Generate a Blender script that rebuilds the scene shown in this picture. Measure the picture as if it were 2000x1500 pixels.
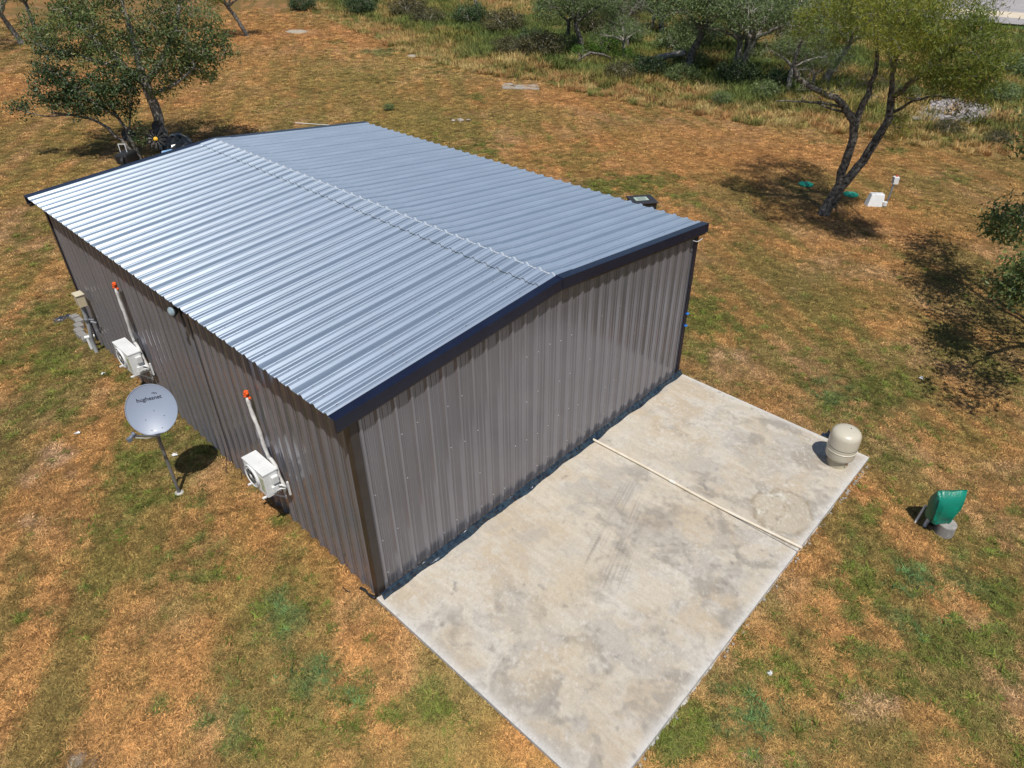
import bpy, math, random
import numpy as np
from mathutils import Vector, Matrix
rng = np.random.default_rng(7)
random.seed(7)
for o in list(bpy.data.objects):
    bpy.data.objects.remove(o)
SC = bpy.context.scene
COL = SC.collection

# ------------------------------------------------------------------ camera, light
cam_d = bpy.data.cameras.new('camera')
cam = bpy.data.objects.new('camera', cam_d)
COL.objects.link(cam)
yaw, pit, rol = 0.7258, -0.5910, 0.0141
f = Vector((math.cos(pit)*math.cos(yaw), math.cos(pit)*math.sin(yaw), math.sin(pit)))
r = f.cross(Vector((0, 0, 1))).normalized()
u = r.cross(f)
r2 = math.cos(rol)*r + math.sin(rol)*u
u2 = -math.sin(rol)*r + math.cos(rol)*u
cam.matrix_world = Matrix(((r2.x, u2.x, -f.x, -3.7218), (r2.y, u2.y, -f.y, -6.7429), (r2.z, u2.z, -f.z, 9.4266), (0, 0, 0, 1)))
cam_d.sensor_width = 36
cam_d.lens = 36*1342.11/2000
cam_d.shift_x = -52.82/2000
cam_d.shift_y = -22.87/2000
cam_d.clip_start = 0.1
cam_d.clip_end = 6000
SC.camera = cam

SUN_EL, SUN_AZ = 62.0, 53.0      # azimuth of the direction the shadows fall in, from +x
w = bpy.data.worlds.new('World')
SC.world = w
w.use_nodes = True
nt = w.node_tree
nt.nodes.clear()
sky = nt.nodes.new('ShaderNodeTexSky')
sky.sky_type = 'NISHITA'
sky.sun_disc = False
sky.sun_elevation = math.radians(SUN_EL)
# the sun stands towards (-cos az, -sin az); Nishita rotation 0 points to +y, clockwise
sx, sy = -math.cos(math.radians(SUN_AZ)), -math.sin(math.radians(SUN_AZ))
sky.sun_rotation = math.atan2(sx, sy) % (2*math.pi)
sky.air_density = 1.0
sky.dust_density = 0.6
sky.ozone_density = 1.5
bg = nt.nodes.new('ShaderNodeBackground')
bg.inputs['Strength'].default_value = 0.092
wo = nt.nodes.new('ShaderNodeOutputWorld')
nt.links.new(sky.outputs[0], bg.inputs[0])
nt.links.new(bg.outputs[0], wo.inputs[0])
sl = bpy.data.lights.new('sun', 'SUN')
sl.energy = 4.9
sl.angle = math.radians(0.53)
sl.color = (1.0, 0.95, 0.87)
sun = bpy.data.objects.new('sun', sl)
COL.objects.link(sun)
el = math.radians(SUN_EL)
sd = Vector((sx*math.cos(el), sy*math.cos(el), math.sin(el)))
sun.rotation_euler = sd.to_track_quat('Z', 'Y').to_euler()
sun.location = (0, 0, 40)
SC.view_settings.view_transform = 'Standard'
SC.view_settings.look = 'None'
SC.view_settings.exposure = 0.0
SC.view_settings.gamma = 1.0
SC.cycles.max_bounces = 6
SC.cycles.transparent_max_bounces = 4

# ------------------------------------------------------------------ node helpers
def new_mat(name):
    m = bpy.data.materials.new(name)
    m.use_nodes = True
    t = m.node_tree
    b = t.nodes['Principled BSDF']
    return m, t, b
def N(t, typ, **kw):
    n = t.nodes.new(typ)
    for k, v in kw.items():
        if k.startswith('i_'):
            key = k[2:]
            key = int(key) if key.isdigit() else key
            n.inputs[key].default_value = v
        else:
            setattr(n, k, v)
    return n
def noise(t, scale, detail=4, rough=0.6, vec=None, coords='Object'):
    n = N(t, 'ShaderNodeTexNoise')
    n.inputs['Scale'].default_value = scale
    n.inputs['Detail'].default_value = detail
    n.inputs['Roughness'].default_value = rough
    if vec is None:
        tc = N(t, 'ShaderNodeTexCoord')
        vec = tc.outputs[coords]
    t.links.new(vec, n.inputs['Vector'])
    return n.outputs['Fac']
def ramp(t, fac, stops):
    n = N(t, 'ShaderNodeValToRGB')
    e = n.color_ramp.elements
    while len(e) < len(stops):
        e.new(0.5)
    for k, (p, c) in enumerate(stops):
        e[k].position = p
        e[k].color = (*c, 1) if len(c) == 3 else c
    t.links.new(fac, n.inputs[0])
    return n.outputs[0]
def mixc(t, a, b, fac, mode='MIX'):
    n = N(t, 'ShaderNodeMix', data_type='RGBA', blend_type=mode)
    for s, v in ((6, a), (7, b)):
        if isinstance(v, (tuple, list)):
            n.inputs[s].default_value = (*v, 1)
        else:
            t.links.new(v, n.inputs[s])
    if isinstance(fac, (int, float)):
        n.inputs[0].default_value = fac
    else:
        t.links.new(fac, n.inputs[0])
    return n.outputs[2]
def bump(t, b, h, strength, dist):
    n = N(t, 'ShaderNodeBump')
    n.inputs['Strength'].default_value = strength
    n.inputs['Distance'].default_value = dist
    t.links.new(h, n.inputs['Height'])
    t.links.new(n.outputs[0], b.inputs['Normal'])
def simple(name, c, rough=0.5, metal=0.0, c2=None, scale=6, bmp=0.0, spec=0.5, coat=0.0):
    m, t, b = new_mat(name)
    b.inputs['Roughness'].default_value = rough
    b.inputs['Metallic'].default_value = metal
    b.inputs['Specular IOR Level'].default_value = spec
    b.inputs['Coat Weight'].default_value = coat
    if c2 is None:
        c2 = tuple(v*0.8 for v in c)
    nf = noise(t, scale, 5)
    t.links.new(ramp(t, nf, [(0.35, c2), (0.65, c)]), b.inputs['Base Color'])
    if bmp:
        bump(t, b, noise(t, scale*6, 4), 0.5, bmp)
    return m

# ------------------------------------------------------------------ mesh helpers
class MB:
    def __init__(s):
        s.v = []
        s.f = []
    def add(s, vs, fs):
        o = len(s.v)
        s.v.extend([tuple(p) for p in vs])
        s.f.extend([tuple(i+o for i in q) for q in fs])
        return s
    def box(s, c, d, rot=None):
        x, y, z = d[0]/2, d[1]/2, d[2]/2
        vs = [Vector((a*x, b*y, cc*z)) for a in (-1, 1) for b in (-1, 1) for cc in (-1, 1)]
        if rot is not None:
            vs = [rot @ v for v in vs]
        vs = [v + Vector(c) for v in vs]
        return s.add(vs, [(0, 1, 3, 2), (4, 6, 7, 5), (0, 4, 5, 1), (2, 3, 7, 6), (0, 2, 6, 4), (1, 5, 7, 3)])
    def hexa(s, p):   # bottom 4 then top 4
        return s.add(p, [(3, 2, 1, 0), (4, 5, 6, 7), (0, 1, 5, 4), (1, 2, 6, 5), (2, 3, 7, 6), (3, 0, 4, 7)])
    def tube(s, pts, rad, n=8, cap=True):
        P = [Vector(p) for p in pts]
        if not hasattr(rad, '__len__'):
            rad = [rad]*len(P)
        rad = [float(q) for q in rad]
        rings = []
        a = None
        for i, p in enumerate(P):
            d = (P[min(i+1, len(P)-1)] - P[max(i-1, 0)]).normalized()
            if a is None:
                a = d.orthogonal().normalized()
            else:
                a = (a - d*a.dot(d))
                a = a.normalized() if a.length > 1e-5 else d.orthogonal().normalized()
            b = d.cross(a)
            rings.append([p + rad[i]*(math.cos(2*math.pi*k/n)*a + math.sin(2*math.pi*k/n)*b) for k in range(n)])
        vs = [q for rg in rings for q in rg]
        fs = []
        for i in range(len(P)-1):
            for k in range(n):
                fs.append((i*n+k, i*n+(k+1) % n, (i+1)*n+(k+1) % n, (i+1)*n+k))
        if cap:
            fs.append(tuple(range(n-1, -1, -1)))
            fs.append(tuple((len(P)-1)*n+k for k in range(n)))
        return s.add(vs, fs)
    def lathe(s, c, prof, n=32, axis=None):
        R = Matrix.Identity(3) if axis is None else Vector((0, 0, 1)).rotation_difference(Vector(axis)).to_matrix()
        vs = []
        for (r_, z) in prof:
            for k in range(n):
                a = 2*math.pi*k/n
                vs.append(Vector(c) + R @ Vector((r_*math.cos(a), r_*math.sin(a), z)))
        fs = []
        for i in range(len(prof)-1):
            for k in range(n):
                fs.append((i*n+k, i*n+(k+1) % n, (i+1)*n+(k+1) % n, (i+1)*n+k))
        fs.append(tuple(range(n-1, -1, -1)))
        fs.append(tuple((len(prof)-1)*n+k for k in range(n)))
        return s.add(vs, fs)
    def build(s, name, mat, parent=None, smooth=False, bevel=0.0):
        me = bpy.data.meshes.new(name)
        me.from_pydata(s.v, [], s.f)
        me.update()
        return link(name, me, mat, parent, smooth, bevel)
def link(name, me, mat, parent=None, smooth=False, bevel=0.0):
    if mat is not None and len(me.materials) == 0:
        me.materials.append(mat)
    o = bpy.data.objects.new(name, me)
    COL.objects.link(o)
    if smooth:
        me.shade_smooth()
        if smooth == 'auto':
            me.set_sharp_from_angle(angle=math.radians(35))
    if bevel:
        b = o.modifiers.new('bevel', 'BEVEL')
        b.width = bevel
        b.segments = 2
        b.limit_method = 'ANGLE'
    if parent is not None:
        o.parent = parent
        o.matrix_parent_inverse = Matrix.Translation(parent.location).inverted()
    return o
def thing(name, label, cat, loc=(0, 0, 0), group=None):
    o = bpy.data.objects.new(name, None)
    o.empty_display_size = 0.3
    COL.objects.link(o)
    o.location = loc
    tag(o, label, cat, group)
    return o
def tag(o, label=None, cat=None, group=None, kind=None):
    for k, v in (('label', label), ('category', cat), ('group', group), ('kind', kind)):
        if v:
            o[k] = v
    return o
def fast_mesh(name, V, F, attrs=None):
    """V (n,3), F (m,k) numpy arrays, all faces k-sided"""
    me = bpy.data.meshes.new(name)
    V = np.ascontiguousarray(V, dtype=np.float32)
    F = np.ascontiguousarray(F, dtype=np.int32)
    k = F.shape[1]
    me.vertices.add(len(V))
    me.vertices.foreach_set('co', V.ravel())
    me.loops.add(F.size)
    me.loops.foreach_set('vertex_index', F.ravel())
    me.polygons.add(len(F))
    me.polygons.foreach_set('loop_start', np.arange(0, F.size, k, dtype=np.int32))
    me.polygons.foreach_set('loop_total', np.full(len(F), k, dtype=np.int32))
    me.update(calc_edges=True)
    if attrs:
        for nm, (dom, ty, arr) in attrs.items():
            a = me.attributes.new(nm, ty, dom)
            arr = np.ascontiguousarray(arr, dtype=np.float32)
            a.data.foreach_set({'FLOAT': 'value', 'FLOAT_COLOR': 'color', 'FLOAT_VECTOR': 'vector'}[ty], arr.ravel())
    return me

# ------------------------------------------------------------------ value noise in numpy
def _h(ix, iy, s):
    n = (ix.astype(np.int64)*374761393 + iy.astype(np.int64)*668265263 + s*1274126177) & 0xffffffff
    n = ((n ^ (n >> 13))*1274126177) & 0xffffffff
    return ((n ^ (n >> 16)) & 0xffff)/65535.0
def vnoise(x, y, s=0):
    ix, iy = np.floor(x), np.floor(y)
    fx, fy = x-ix, y-iy
    fx, fy = fx*fx*(3-2*fx), fy*fy*(3-2*fy)
    a, b, c, d = _h(ix, iy, s), _h(ix+1, iy, s), _h(ix, iy+1, s), _h(ix+1, iy+1, s)
    return (a*(1-fx)+b*fx)*(1-fy)+(c*(1-fx)+d*fx)*fy
def fbm(x, y, s=0, oct=4):
    t, a, n = 0, 1.0, 0
    for i in range(oct):
        t = t+a*vnoise(x*2**i+17.3*i, y*2**i-9.1*i, s+i)
        n += a
        a *= 0.55
    return t/n
def sstep(a, b, x):
    t = np.clip((x-a)/(b-a), 0, 1)
    return t*t*(3-2*t)
def lerp(A, B, t):
    return A*(1-t[:, None])+np.array(B)*t[:, None]
# ------------------------------------------------------------------ ground colour (real colour of soil and turf, by place)
# kind, centre x, y, inverse axes matrix, weight : patches of greener, barer or redder turf on the plot
PATCH=[("g",-0.99,12.18,0.78,-0.247,0.601,0.562,0.8),
("g",-1.1,14.17,1.037,-0.298,0.668,0.627,0.6),
("g",-1.37,9.98,1.155,-0.383,0.718,0.669,0.7),
("g",-0.77,8.75,1.292,-0.494,0.936,0.871,0.5),
("g",-1.66,9.42,2.396,-0.781,1.743,1.62,1),
("g",-1.22,6.4,1.644,-0.67,1.034,0.956,0.9),
("g",-1.73,5.63,1.499,-0.596,1.481,1.37,0.8),
("g",-0.8,6.66,1.575,-0.671,1.464,1.358,0.6),
("g",-0.03,6.08,2.237,-1.085,1.434,1.33,0.8),
("g",-1.19,5.05,2.025,-0.898,1.732,1.598,0.6),
("g",-1.16,3.09,1.747,-0.889,1.536,1.412,0.6),
("g",-1.55,2.67,3.676,-1.815,2.218,2.04,0.8),
("g",-0.18,2.86,3.673,-2.152,4.067,3.752,1),
("g",-0.48,10.27,1.429,-0.528,1.096,1.024,0.7),
("g",-1.72,11.28,1.537,-0.456,0.843,0.786,0.5),
("g",-2.7,4.95,1.956,-0.689,2.016,1.861,0.5),
("t",-1.14,0.92,2.176,-1.31,1.51,1.385,0.9),
("t",-1.44,-0.29,1.435,-0.92,1.48,1.353,0.8),
("g",-0.66,1.38,3.42,-2.108,2.282,2.096,0.8),
("g",-1.36,-1.2,2.094,-1.481,1.772,1.616,0.7),
("t",-1.42,-0.79,1.922,-1.296,1.873,1.713,0.6),
("t",-2.75,0.1,1.491,-0.747,1.668,1.522,0.6),
("g",-2.93,0.64,2.258,-1.045,1.604,1.467,0.4),
("g",-0.55,-2.14,2.611,-2.282,3.907,3.578,1),
("g",-1.11,-1.7,2.795,-2.159,2.495,2.283,0.7),
("o",-2.74,4.13,1.004,-0.37,1.092,1.004,0.5),
("o",-2.07,2.15,0.841,-0.4,1.232,1.131,0.45),
("g",-4.07,3.97,8.723,-2.492,6.399,5.894,1),
("g",12.22,1.25,0.652,-1.089,0.605,0.568,0.9),
("g",11.47,0.18,0.457,-0.806,0.774,0.725,0.5),
("g",11.46,-3.79,0.277,-0.754,0.701,0.653,0.8),
("g",12.76,-2.52,0.272,-0.674,0.734,0.686,0.4),
("t",11,-2.99,0.553,-1.326,0.859,0.802,0.6),
("g",10.43,-4.95,0.377,-1.158,0.688,0.639,0.5),
("g",9.54,-6.13,0.319,-1.159,1.226,1.134,0.35),
("o",10.87,-6.17,0.212,-0.834,0.729,0.675,0.5),
("g",7.55,-5.23,0.843,-2.299,1.367,1.262,0.8),
("g",3.54,-4.95,0.982,-1.91,2.026,1.856,0.6),
("g",5.73,-5.89,0.33,-0.898,1.161,1.067,0.75),
("t",6.61,-6.7,0.395,-1.354,1.142,1.049,0.8),
("g",5.67,-7.27,0.279,-1.031,1.006,0.922,0.8),
("t",5.61,-6.52,0.676,-2.075,1.501,1.378,0.7),
("g",7.27,-7.56,0.36,-1.611,1.158,1.064,0.8),
("g",4.84,-5.38,0.823,-1.912,1.826,1.675,0.6),
("g",3.26,-5.43,0.656,-1.351,1.465,1.341,0.75),
("t",2.4,-5.54,0.725,-1.408,1.414,1.292,0.85),
("g",1.76,-4.84,1.226,-1.991,1.652,1.508,0.9),
("g",1.16,-4.81,1.594,-2.424,2.679,2.44,0.9),
("g",4.32,-5.94,0.714,-1.765,1.64,1.501,0.7),
("g",4.35,-6.86,0.501,-1.51,2.253,2.062,0.6),
("g",4.47,-7.8,0.477,-1.874,1.646,1.503,0.4),
("g",8.42,-7.31,0.447,-1.998,1.004,0.924,0.6),
("g",20.25,9.28,0.284,-0.4,0.453,0.438,0.95),
("g",19.08,10.01,0.477,-0.62,0.555,0.537,0.8),
("g",19.85,7,0.445,-0.694,0.486,0.468,0.5),
("o",19.66,22.17,0.194,-0.163,0.138,0.137,0.7),
("g",19.25,17.9,0.368,-0.351,0.293,0.287,0.6),
("g",22.84,18.95,0.324,-0.337,0.348,0.344,0.3),
("o",21.94,26.22,0.298,-0.242,0.286,0.286,0.8),
("t",32.35,42.56,0.398,-0.302,0.318,0.334,1),
("g",26.72,25.73,0.662,-0.631,0.502,0.506,0.8),
("g",30.62,34.62,0.696,-0.594,0.598,0.616,0.8),
("g",30.66,32.47,0.348,-0.312,0.377,0.387,0.4),
("g",30.99,-0.64,0.283,-1.07,0.851,0.825,0.8),
("g",33,3,0.351,-1.031,1.034,1.012,0.7),
("g",31.74,6.19,0.406,-0.944,1.11,1.09,0.6),
("g",26.29,-0.95,0.256,-0.877,0.633,0.609,0.3),
("g",-0.44,15.59,0.967,-0.287,0.426,0.401,0.6),
("g",0.63,20.22,0.956,-0.275,0.429,0.409,0.4),
("o",2.35,21.71,0.544,-0.178,0.291,0.279,0.4),
("o",6.61,32.67,0.397,-0.136,0.224,0.22,0.4),
("o",9.7,34.44,0.642,-0.254,0.265,0.263,0.4),
("o",25.04,35.46,0.172,-0.124,0.1,0.102,0.45),
("o",17.04,31.12,0.257,-0.155,0.192,0.191,0.35),
("g",32.51,49.53,0.652,-0.439,0.411,0.436,0.7),
("o",21.56,13.73,0.221,-0.267,0.248,0.242,0.45),
("o",14.78,-4.31,0.144,-0.493,0.475,0.444,0.45),
("o",15.35,-1.63,0.204,-0.512,0.389,0.366,0.35),
("b",-2.3,8.04,1.898,-0.599,1.283,1.19,0.8),
("b",-3.26,6.1,2.002,-0.593,1.65,1.521,0.5),
("b",-2.23,6.82,2.675,-0.915,1.64,1.518,0.6),
("b",-2.98,7.63,2.242,-0.643,1.232,1.14,0.6),
("b",-2.38,2.94,1.196,-0.51,1.178,1.083,0.3),
("b",3.71,-6.64,0.455,-1.239,1.903,1.739,0.6),
("b",3.29,-5.82,0.952,-2.109,3.057,2.797,0.5),
("b",5.04,-8.2,0.817,-3.809,1.2,1.096,0.7),
("b",1.97,-5.91,0.558,-1.121,2.74,2.499,0.6),
("b",-1.56,0.22,2.888,-1.738,2.131,1.953,0.3),
("b",10.84,-0.48,0.468,-0.848,0.736,0.689,0.5),
("b",15.03,0.61,0.247,-0.495,0.421,0.398,0.35),
("b",12.27,-5.27,0.21,-0.748,1.22,1.135,0.5),
("b",21.92,19.17,0.67,-0.671,1.192,1.177,0.6),
("r",23.76,11.48,0.073,-0.103,0.216,0.211,0.7),
("r",28.03,7.11,0.058,-0.116,0.245,0.24,0.8),
("r",30.19,21.69,0.129,-0.152,0.168,0.169,0.6),
("r",38.67,52.05,0.107,-0.08,0.058,0.062,0.8),
("r",30.86,59.3,0.141,-0.078,0.059,0.063,0.7),
("r",14.77,43.22,0.154,-0.066,0.086,0.088,0.5),
("r",8.85,46.89,0.296,-0.088,0.076,0.077,0.6),
("r",24.69,-0.87,0.083,-0.27,0.27,0.259,0.5),
("r",-0.67,-0.36,1.165,-0.836,1.36,1.246,0.4),
("r",-0.53,3.52,1.955,-1.048,0.551,0.509,0.5),
("r",0.07,1.58,1.579,-1.051,1.037,0.954,0.6),
("r",-0.2,-3.22,1.656,-1.719,1.768,1.614,0.7),
("r",9.23,-2.28,0.657,-1.315,0.624,0.58,0.5),
("r",8.12,-4.82,0.62,-1.637,1.67,1.543,0.6),
("r",20.42,47.83,0.13,-0.063,0.083,0.086,0.5),
("r",28.61,11.68,0.101,-0.164,0.361,0.356,0.8),
("w",-4.22,0.85,5.317,-1.834,6.942,6.339,1),
("w",33.73,57.08,0.749,-0.462,0.517,0.558,1),
("w",33.06,39.6,1.402,-1.145,1.005,1.048,1),
("y",36.33,32.48,0.055,-0.056,0.108,0.112,0.5)]

BOUND = [(60, 95), (42.7, 70.5), (38, 54.5), (34.3, 45), (32.1, 36), (31.5, 30.5), (32.6, 26), (31.6, 21), (32.6, 16.2), (32.6, 11), (33.4, 7), (34.2, 3.7), (35.0, 0.2), (36.5, -4), (38, -14), (42, -40)]
BY = np.array([p[1] for p in BOUND[::-1]])
BX = np.array([p[0] for p in BOUND[::-1]])
def wild(x, y):
    """how far past the mown edge a point lies, metres"""
    return x-np.interp(y, BY, BX)-(fbm(x*0.35, y*0.35, 51)-0.5)*1.6
def ground_color(x, y):
    n1 = fbm(x*0.5, y*0.5, 1)
    n2 = fbm(x*2.2, y*2.2, 9)
    n3 = fbm(x*7.0, y*7.0, 23, 3)
    st = fbm((0.57*x+0.82*y)*0.22, (0.82*x-0.57*y)*1.7, 31)          # mowing lines
    c = np.empty((len(x), 3))
    c[:] = (0.41, 0.218, 0.088)
    c = lerp(c, (0.40, 0.245, 0.128), sstep(0.4, 0.7, n1))
    n4 = fbm(x*15, y*15, 43, 2)
    far = np.clip((np.hypot(x+3.7, y+6.7)-14)/20, 0, 1)
    c = lerp(c, (0.27, 0.15, 0.066), sstep(0.40, 0.7, n2)*0.75)
    c = lerp(c, (0.165, 0.14, 0.048), sstep(0.44, 0.60, st)*0.7)
    big = fbm(x*0.13+40, y*0.13, 61)
    c = lerp(c, (0.17, 0.15, 0.05), sstep(0.47, 0.62, big+(n2-0.5)*0.45)*0.32)
    c = lerp(c, (0.15, 0.125, 0.045), (1-0.5*far)*sstep(0.52, 0.70, n4*0.5+n3*0.25+n1*0.25)*0.75)
    K = {k: np.zeros(len(x)) for k in 'gtobrwy'}
    for (k, cx, cy, a, b, d, e, wt) in PATCH:
        dx, dy = x-cx, y-cy
        q = (a*dx+b*dy)**2+(d*dx+e*dy)**2
        K[k] = np.maximum(K[k], wt*np.exp(-q*0.9))
    c = lerp(c, (0.46, 0.22, 0.085), np.clip(K['r'], 0, 1)*0.8)
    c = lerp(c, (0.44, 0.33, 0.12), np.clip(K['y'], 0, 1)*0.5)
    c = lerp(c, (0.47, 0.30, 0.19), sstep(0.3, 0.62, K['b']*0.8+(n2-0.5)*0.7)*0.9)
    c = lerp(c, (0.185, 0.155, 0.048), sstep(0.2, 0.6, K['o']*1.1+(n2-0.5)*0.7)*0.75)
    far = np.clip((np.hypot(x+3.7, y+6.7)-14)/20, 0, 1)
    gm = K['g']*0.85+(n3-0.5)*(1.5-0.9*far)+(n2-0.5)*1.0+(sstep(0.45, 0.7, big)*0.09)*(1-far)-0.02
    c = lerp(c, (0.12, 0.128, 0.036), sstep(0.34, 0.56, gm)*0.85)
    tm = K['t']*0.8+(n3-0.5)*(1.5-0.9*far)+(n2-0.5)*0.9
    c = lerp(c, (0.10, 0.135, 0.050), sstep(0.36, 0.64, tm)*0.8)
    sp = sstep(0.68, 0.78, n3*0.55+n2*0.45)*(1-far*0.6)
    c = lerp(c, (0.15, 0.17, 0.035), sp*0.7*(1-np.clip(K['r']+K['b'], 0, 1)))
    c = lerp(c, (0.55, 0.50, 0.43), sstep(0.45, 0.7, K['w']+(n2-0.5)*0.5))
    # rough ground past the mown edge
    gold = sstep(8, 16, y)*sstep(34, 24, x)*sstep(50, 34, y)
    c = lerp(c, (0.285, 0.20, 0.068), gold*0.45*sstep(0.35, 0.6, fbm(x*0.3+7, y*0.3, 67)))
    wd = wild(x, y)
    wm = sstep(-0.2, 0.8, wd)
    cw = np.empty((len(x), 3))
    cw[:] = (0.34, 0.235, 0.095)
    cw = lerp(cw, (0.14, 0.125, 0.045), sstep(0.45, 0.65, fbm(x*0.25, y*0.25, 71)))
    cw = lerp(cw, (0.10, 0.13, 0.035), sstep(0.52, 0.66, fbm(x*0.16+3, y*0.16, 77)))
    c = c*(1-wm[:, None])+cw*wm[:, None]
    g2 = sstep(76, 80, x+(n1-0.5)*6)*sstep(30, 20, y)
    c = lerp(c, (0.12, 0.20, 0.06), g2)
    return np.clip(c*1.08, 0.01, 0.9), K

GZ = -0.08
def zground(x, y):
    d = np.clip((np.hypot(x-4.5, y-5)-9)/12, 0, 1)
    return GZ+(fbm(x*0.16, y*0.16, 5, 3)-0.5)*0.22*d+(fbm(x*1.3, y*1.3, 6, 2)-0.5)*0.035

mat_ground, t, b = new_mat('ground_soil')
vc = N(t, 'ShaderNodeAttribute', attribute_name='tint')
n1 = noise(t, 26, 6, 0.75)
n2 = noise(t, 95, 4, 0.7)
c1 = mixc(t, vc.outputs['Color'], ramp(t, n1, [(0.32, (0.42, 0.42, 0.42)), (0.5, (0.95, 0.95, 0.95)), (0.7, (1.35, 1.3, 1.2))]), 1.0, 'MULTIPLY')
c1 = mixc(t, c1, (0.72, 0.70, 0.66), 1.0, 'MULTIPLY')  # soil tint darkened to paint the shade between tufts
c2 = mixc(t, c1, ramp(t, n2, [(0.3, (0.5, 0.5, 0.5)), (0.6, (1.15, 1.15, 1.15))]), 0.8, 'MULTIPLY')
t.links.new(c2, b.inputs['Base Color'])
b.inputs['Roughness'].default_value = 0.95
b.inputs['Specular IOR Level'].default_value = 0.1
bump(t, b, noise(t, 34, 6, 0.8), 0.9, 0.05)

def grid_axis(lo, hi, step, far_lo, far_hi):
    core = np.arange(lo, hi+step/2, step)
    a = [lo]
    s = step
    while a[-1] > far_lo:
        s *= 1.25
        a.append(a[-1]-s)
    b_ = [core[-1]]
    s = step
    while b_[-1] < far_hi:
        s *= 1.25
        b_.append(b_[-1]+s)
    return np.concatenate([a[:0:-1], core, b_[1:]])
gx = grid_axis(-10, 52, 0.19, -900, 1800)
gy = grid_axis(-12, 82, 0.19, -900, 1800)
X, Y = np.meshgrid(gx, gy, indexing='ij')
xs, ys = X.ravel(), Y.ravel()
cols, _ = ground_color(xs, ys)
zs = zground(xs, ys)
ni, nj = len(gx), len(gy)
idx = np.arange(ni*nj).reshape(ni, nj)
F = np.stack([idx[:-1, :-1], idx[1:, :-1], idx[1:, 1:], idx[:-1, 1:]], -1).reshape(-1, 4)
me = fast_mesh('ground', np.stack([xs, ys, zs], 1), F, {'tint': ('POINT', 'FLOAT_COLOR', np.c_[cols, np.ones(len(cols))])})
g = link('ground', me, mat_ground, smooth=True)
tag(g, 'dry orange brown mown grass with green patches', None, None, 'structure')
del g['label']

# ------------------------------------------------------------------ instancing of grass tufts
def make_gn(objs):
    ng = bpy.data.node_groups.new('scatter', 'GeometryNodeTree')
    ng.interface.new_socket('Geometry', in_out='INPUT', socket_type='NodeSocketGeometry')
    ng.interface.new_socket('Geometry', in_out='OUTPUT', socket_type='NodeSocketGeometry')
    gi = ng.nodes.new('NodeGroupInput')
    go = ng.nodes.new('NodeGroupOutput')
    ci = ng.nodes.new('GeometryNodeCollectionInfo')
    c = bpy.data.collections.new('tuft_sources')
    for o in objs:
        c.objects.link(o)
    ci.inputs['Collection'].default_value = c
    ci.inputs['Separate Children'].default_value = True
    ci.inputs['Reset Children'].default_value = True
    iop = ng.nodes.new('GeometryNodeInstanceOnPoints')
    iop.inputs['Pick Instance'].default_value = True
    def attr(nm, ty):
        a = ng.nodes.new('GeometryNodeInputNamedAttribute')
        a.data_type = ty
        a.inputs['Name'].default_value = nm
        return a.outputs['Attribute']
    L = ng.links
    L.new(gi.outputs[0], iop.inputs['Points'])
    L.new(ci.outputs[0], iop.inputs['Instance'])
    L.new(attr('pick', 'INT'), iop.inputs['Instance Index'])
    L.new(attr('rot', 'FLOAT_VECTOR'), iop.inputs['Rotation'])
    L.new(attr('scl', 'FLOAT_VECTOR'), iop.inputs['Scale'])
    L.new(iop.outputs[0], go.inputs[0])
    return ng
def scatter(name, label, cat, P, rot, scl, tint, pick, objs):
    me = bpy.data.meshes.new(name)
    me.vertices.add(len(P))
    me.vertices.foreach_set('co', np.ascontiguousarray(P, dtype=np.float32).ravel())
    for nm, arr in (('rot', rot), ('scl', scl), ('tint', tint)):
        a = me.attributes.new(nm, 'FLOAT_VECTOR', 'POINT')
        a.data.foreach_set('vector', np.ascontiguousarray(arr, dtype=np.float32).ravel())
    a = me.attributes.new('pick', 'INT', 'POINT')
    a.data.foreach_set('value', np.ascontiguousarray(pick, dtype=np.int32))
    o = bpy.data.objects.new(name, me)
    COL.objects.link(o)
    m = o.modifiers.new('scatter', 'NODES')
    m.node_group = make_gn(objs)
    tag(o, label, cat, None, 'stuff')
    return o
def blade_mat(name, gain=1.0):
    m, t, b = new_mat(name)
    a = N(t, 'ShaderNodeAttribute', attribute_type='INSTANCER', attribute_name='tint')
    v = N(t, 'ShaderNodeAttribute', attribute_name='lv')
    c = mixc(t, a.outputs['Vector'], ramp(t, v.outputs['Fac'], [(0.0, (0.62*gain, 0.66*gain, 0.6*gain)), (0.5, (1.05*gain, 1.03*gain, 1.0*gain)), (1.0, (1.55*gain, 1.5*gain, 1.35*gain))]), 1.0, 'MULTIPLY')
    t.links.new(c, b.inputs['Base Color'])
    b.inputs['Roughness'].default_value = 0.8
    b.inputs['Specular IOR Level'].default_value = 0.15
    return m
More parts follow.
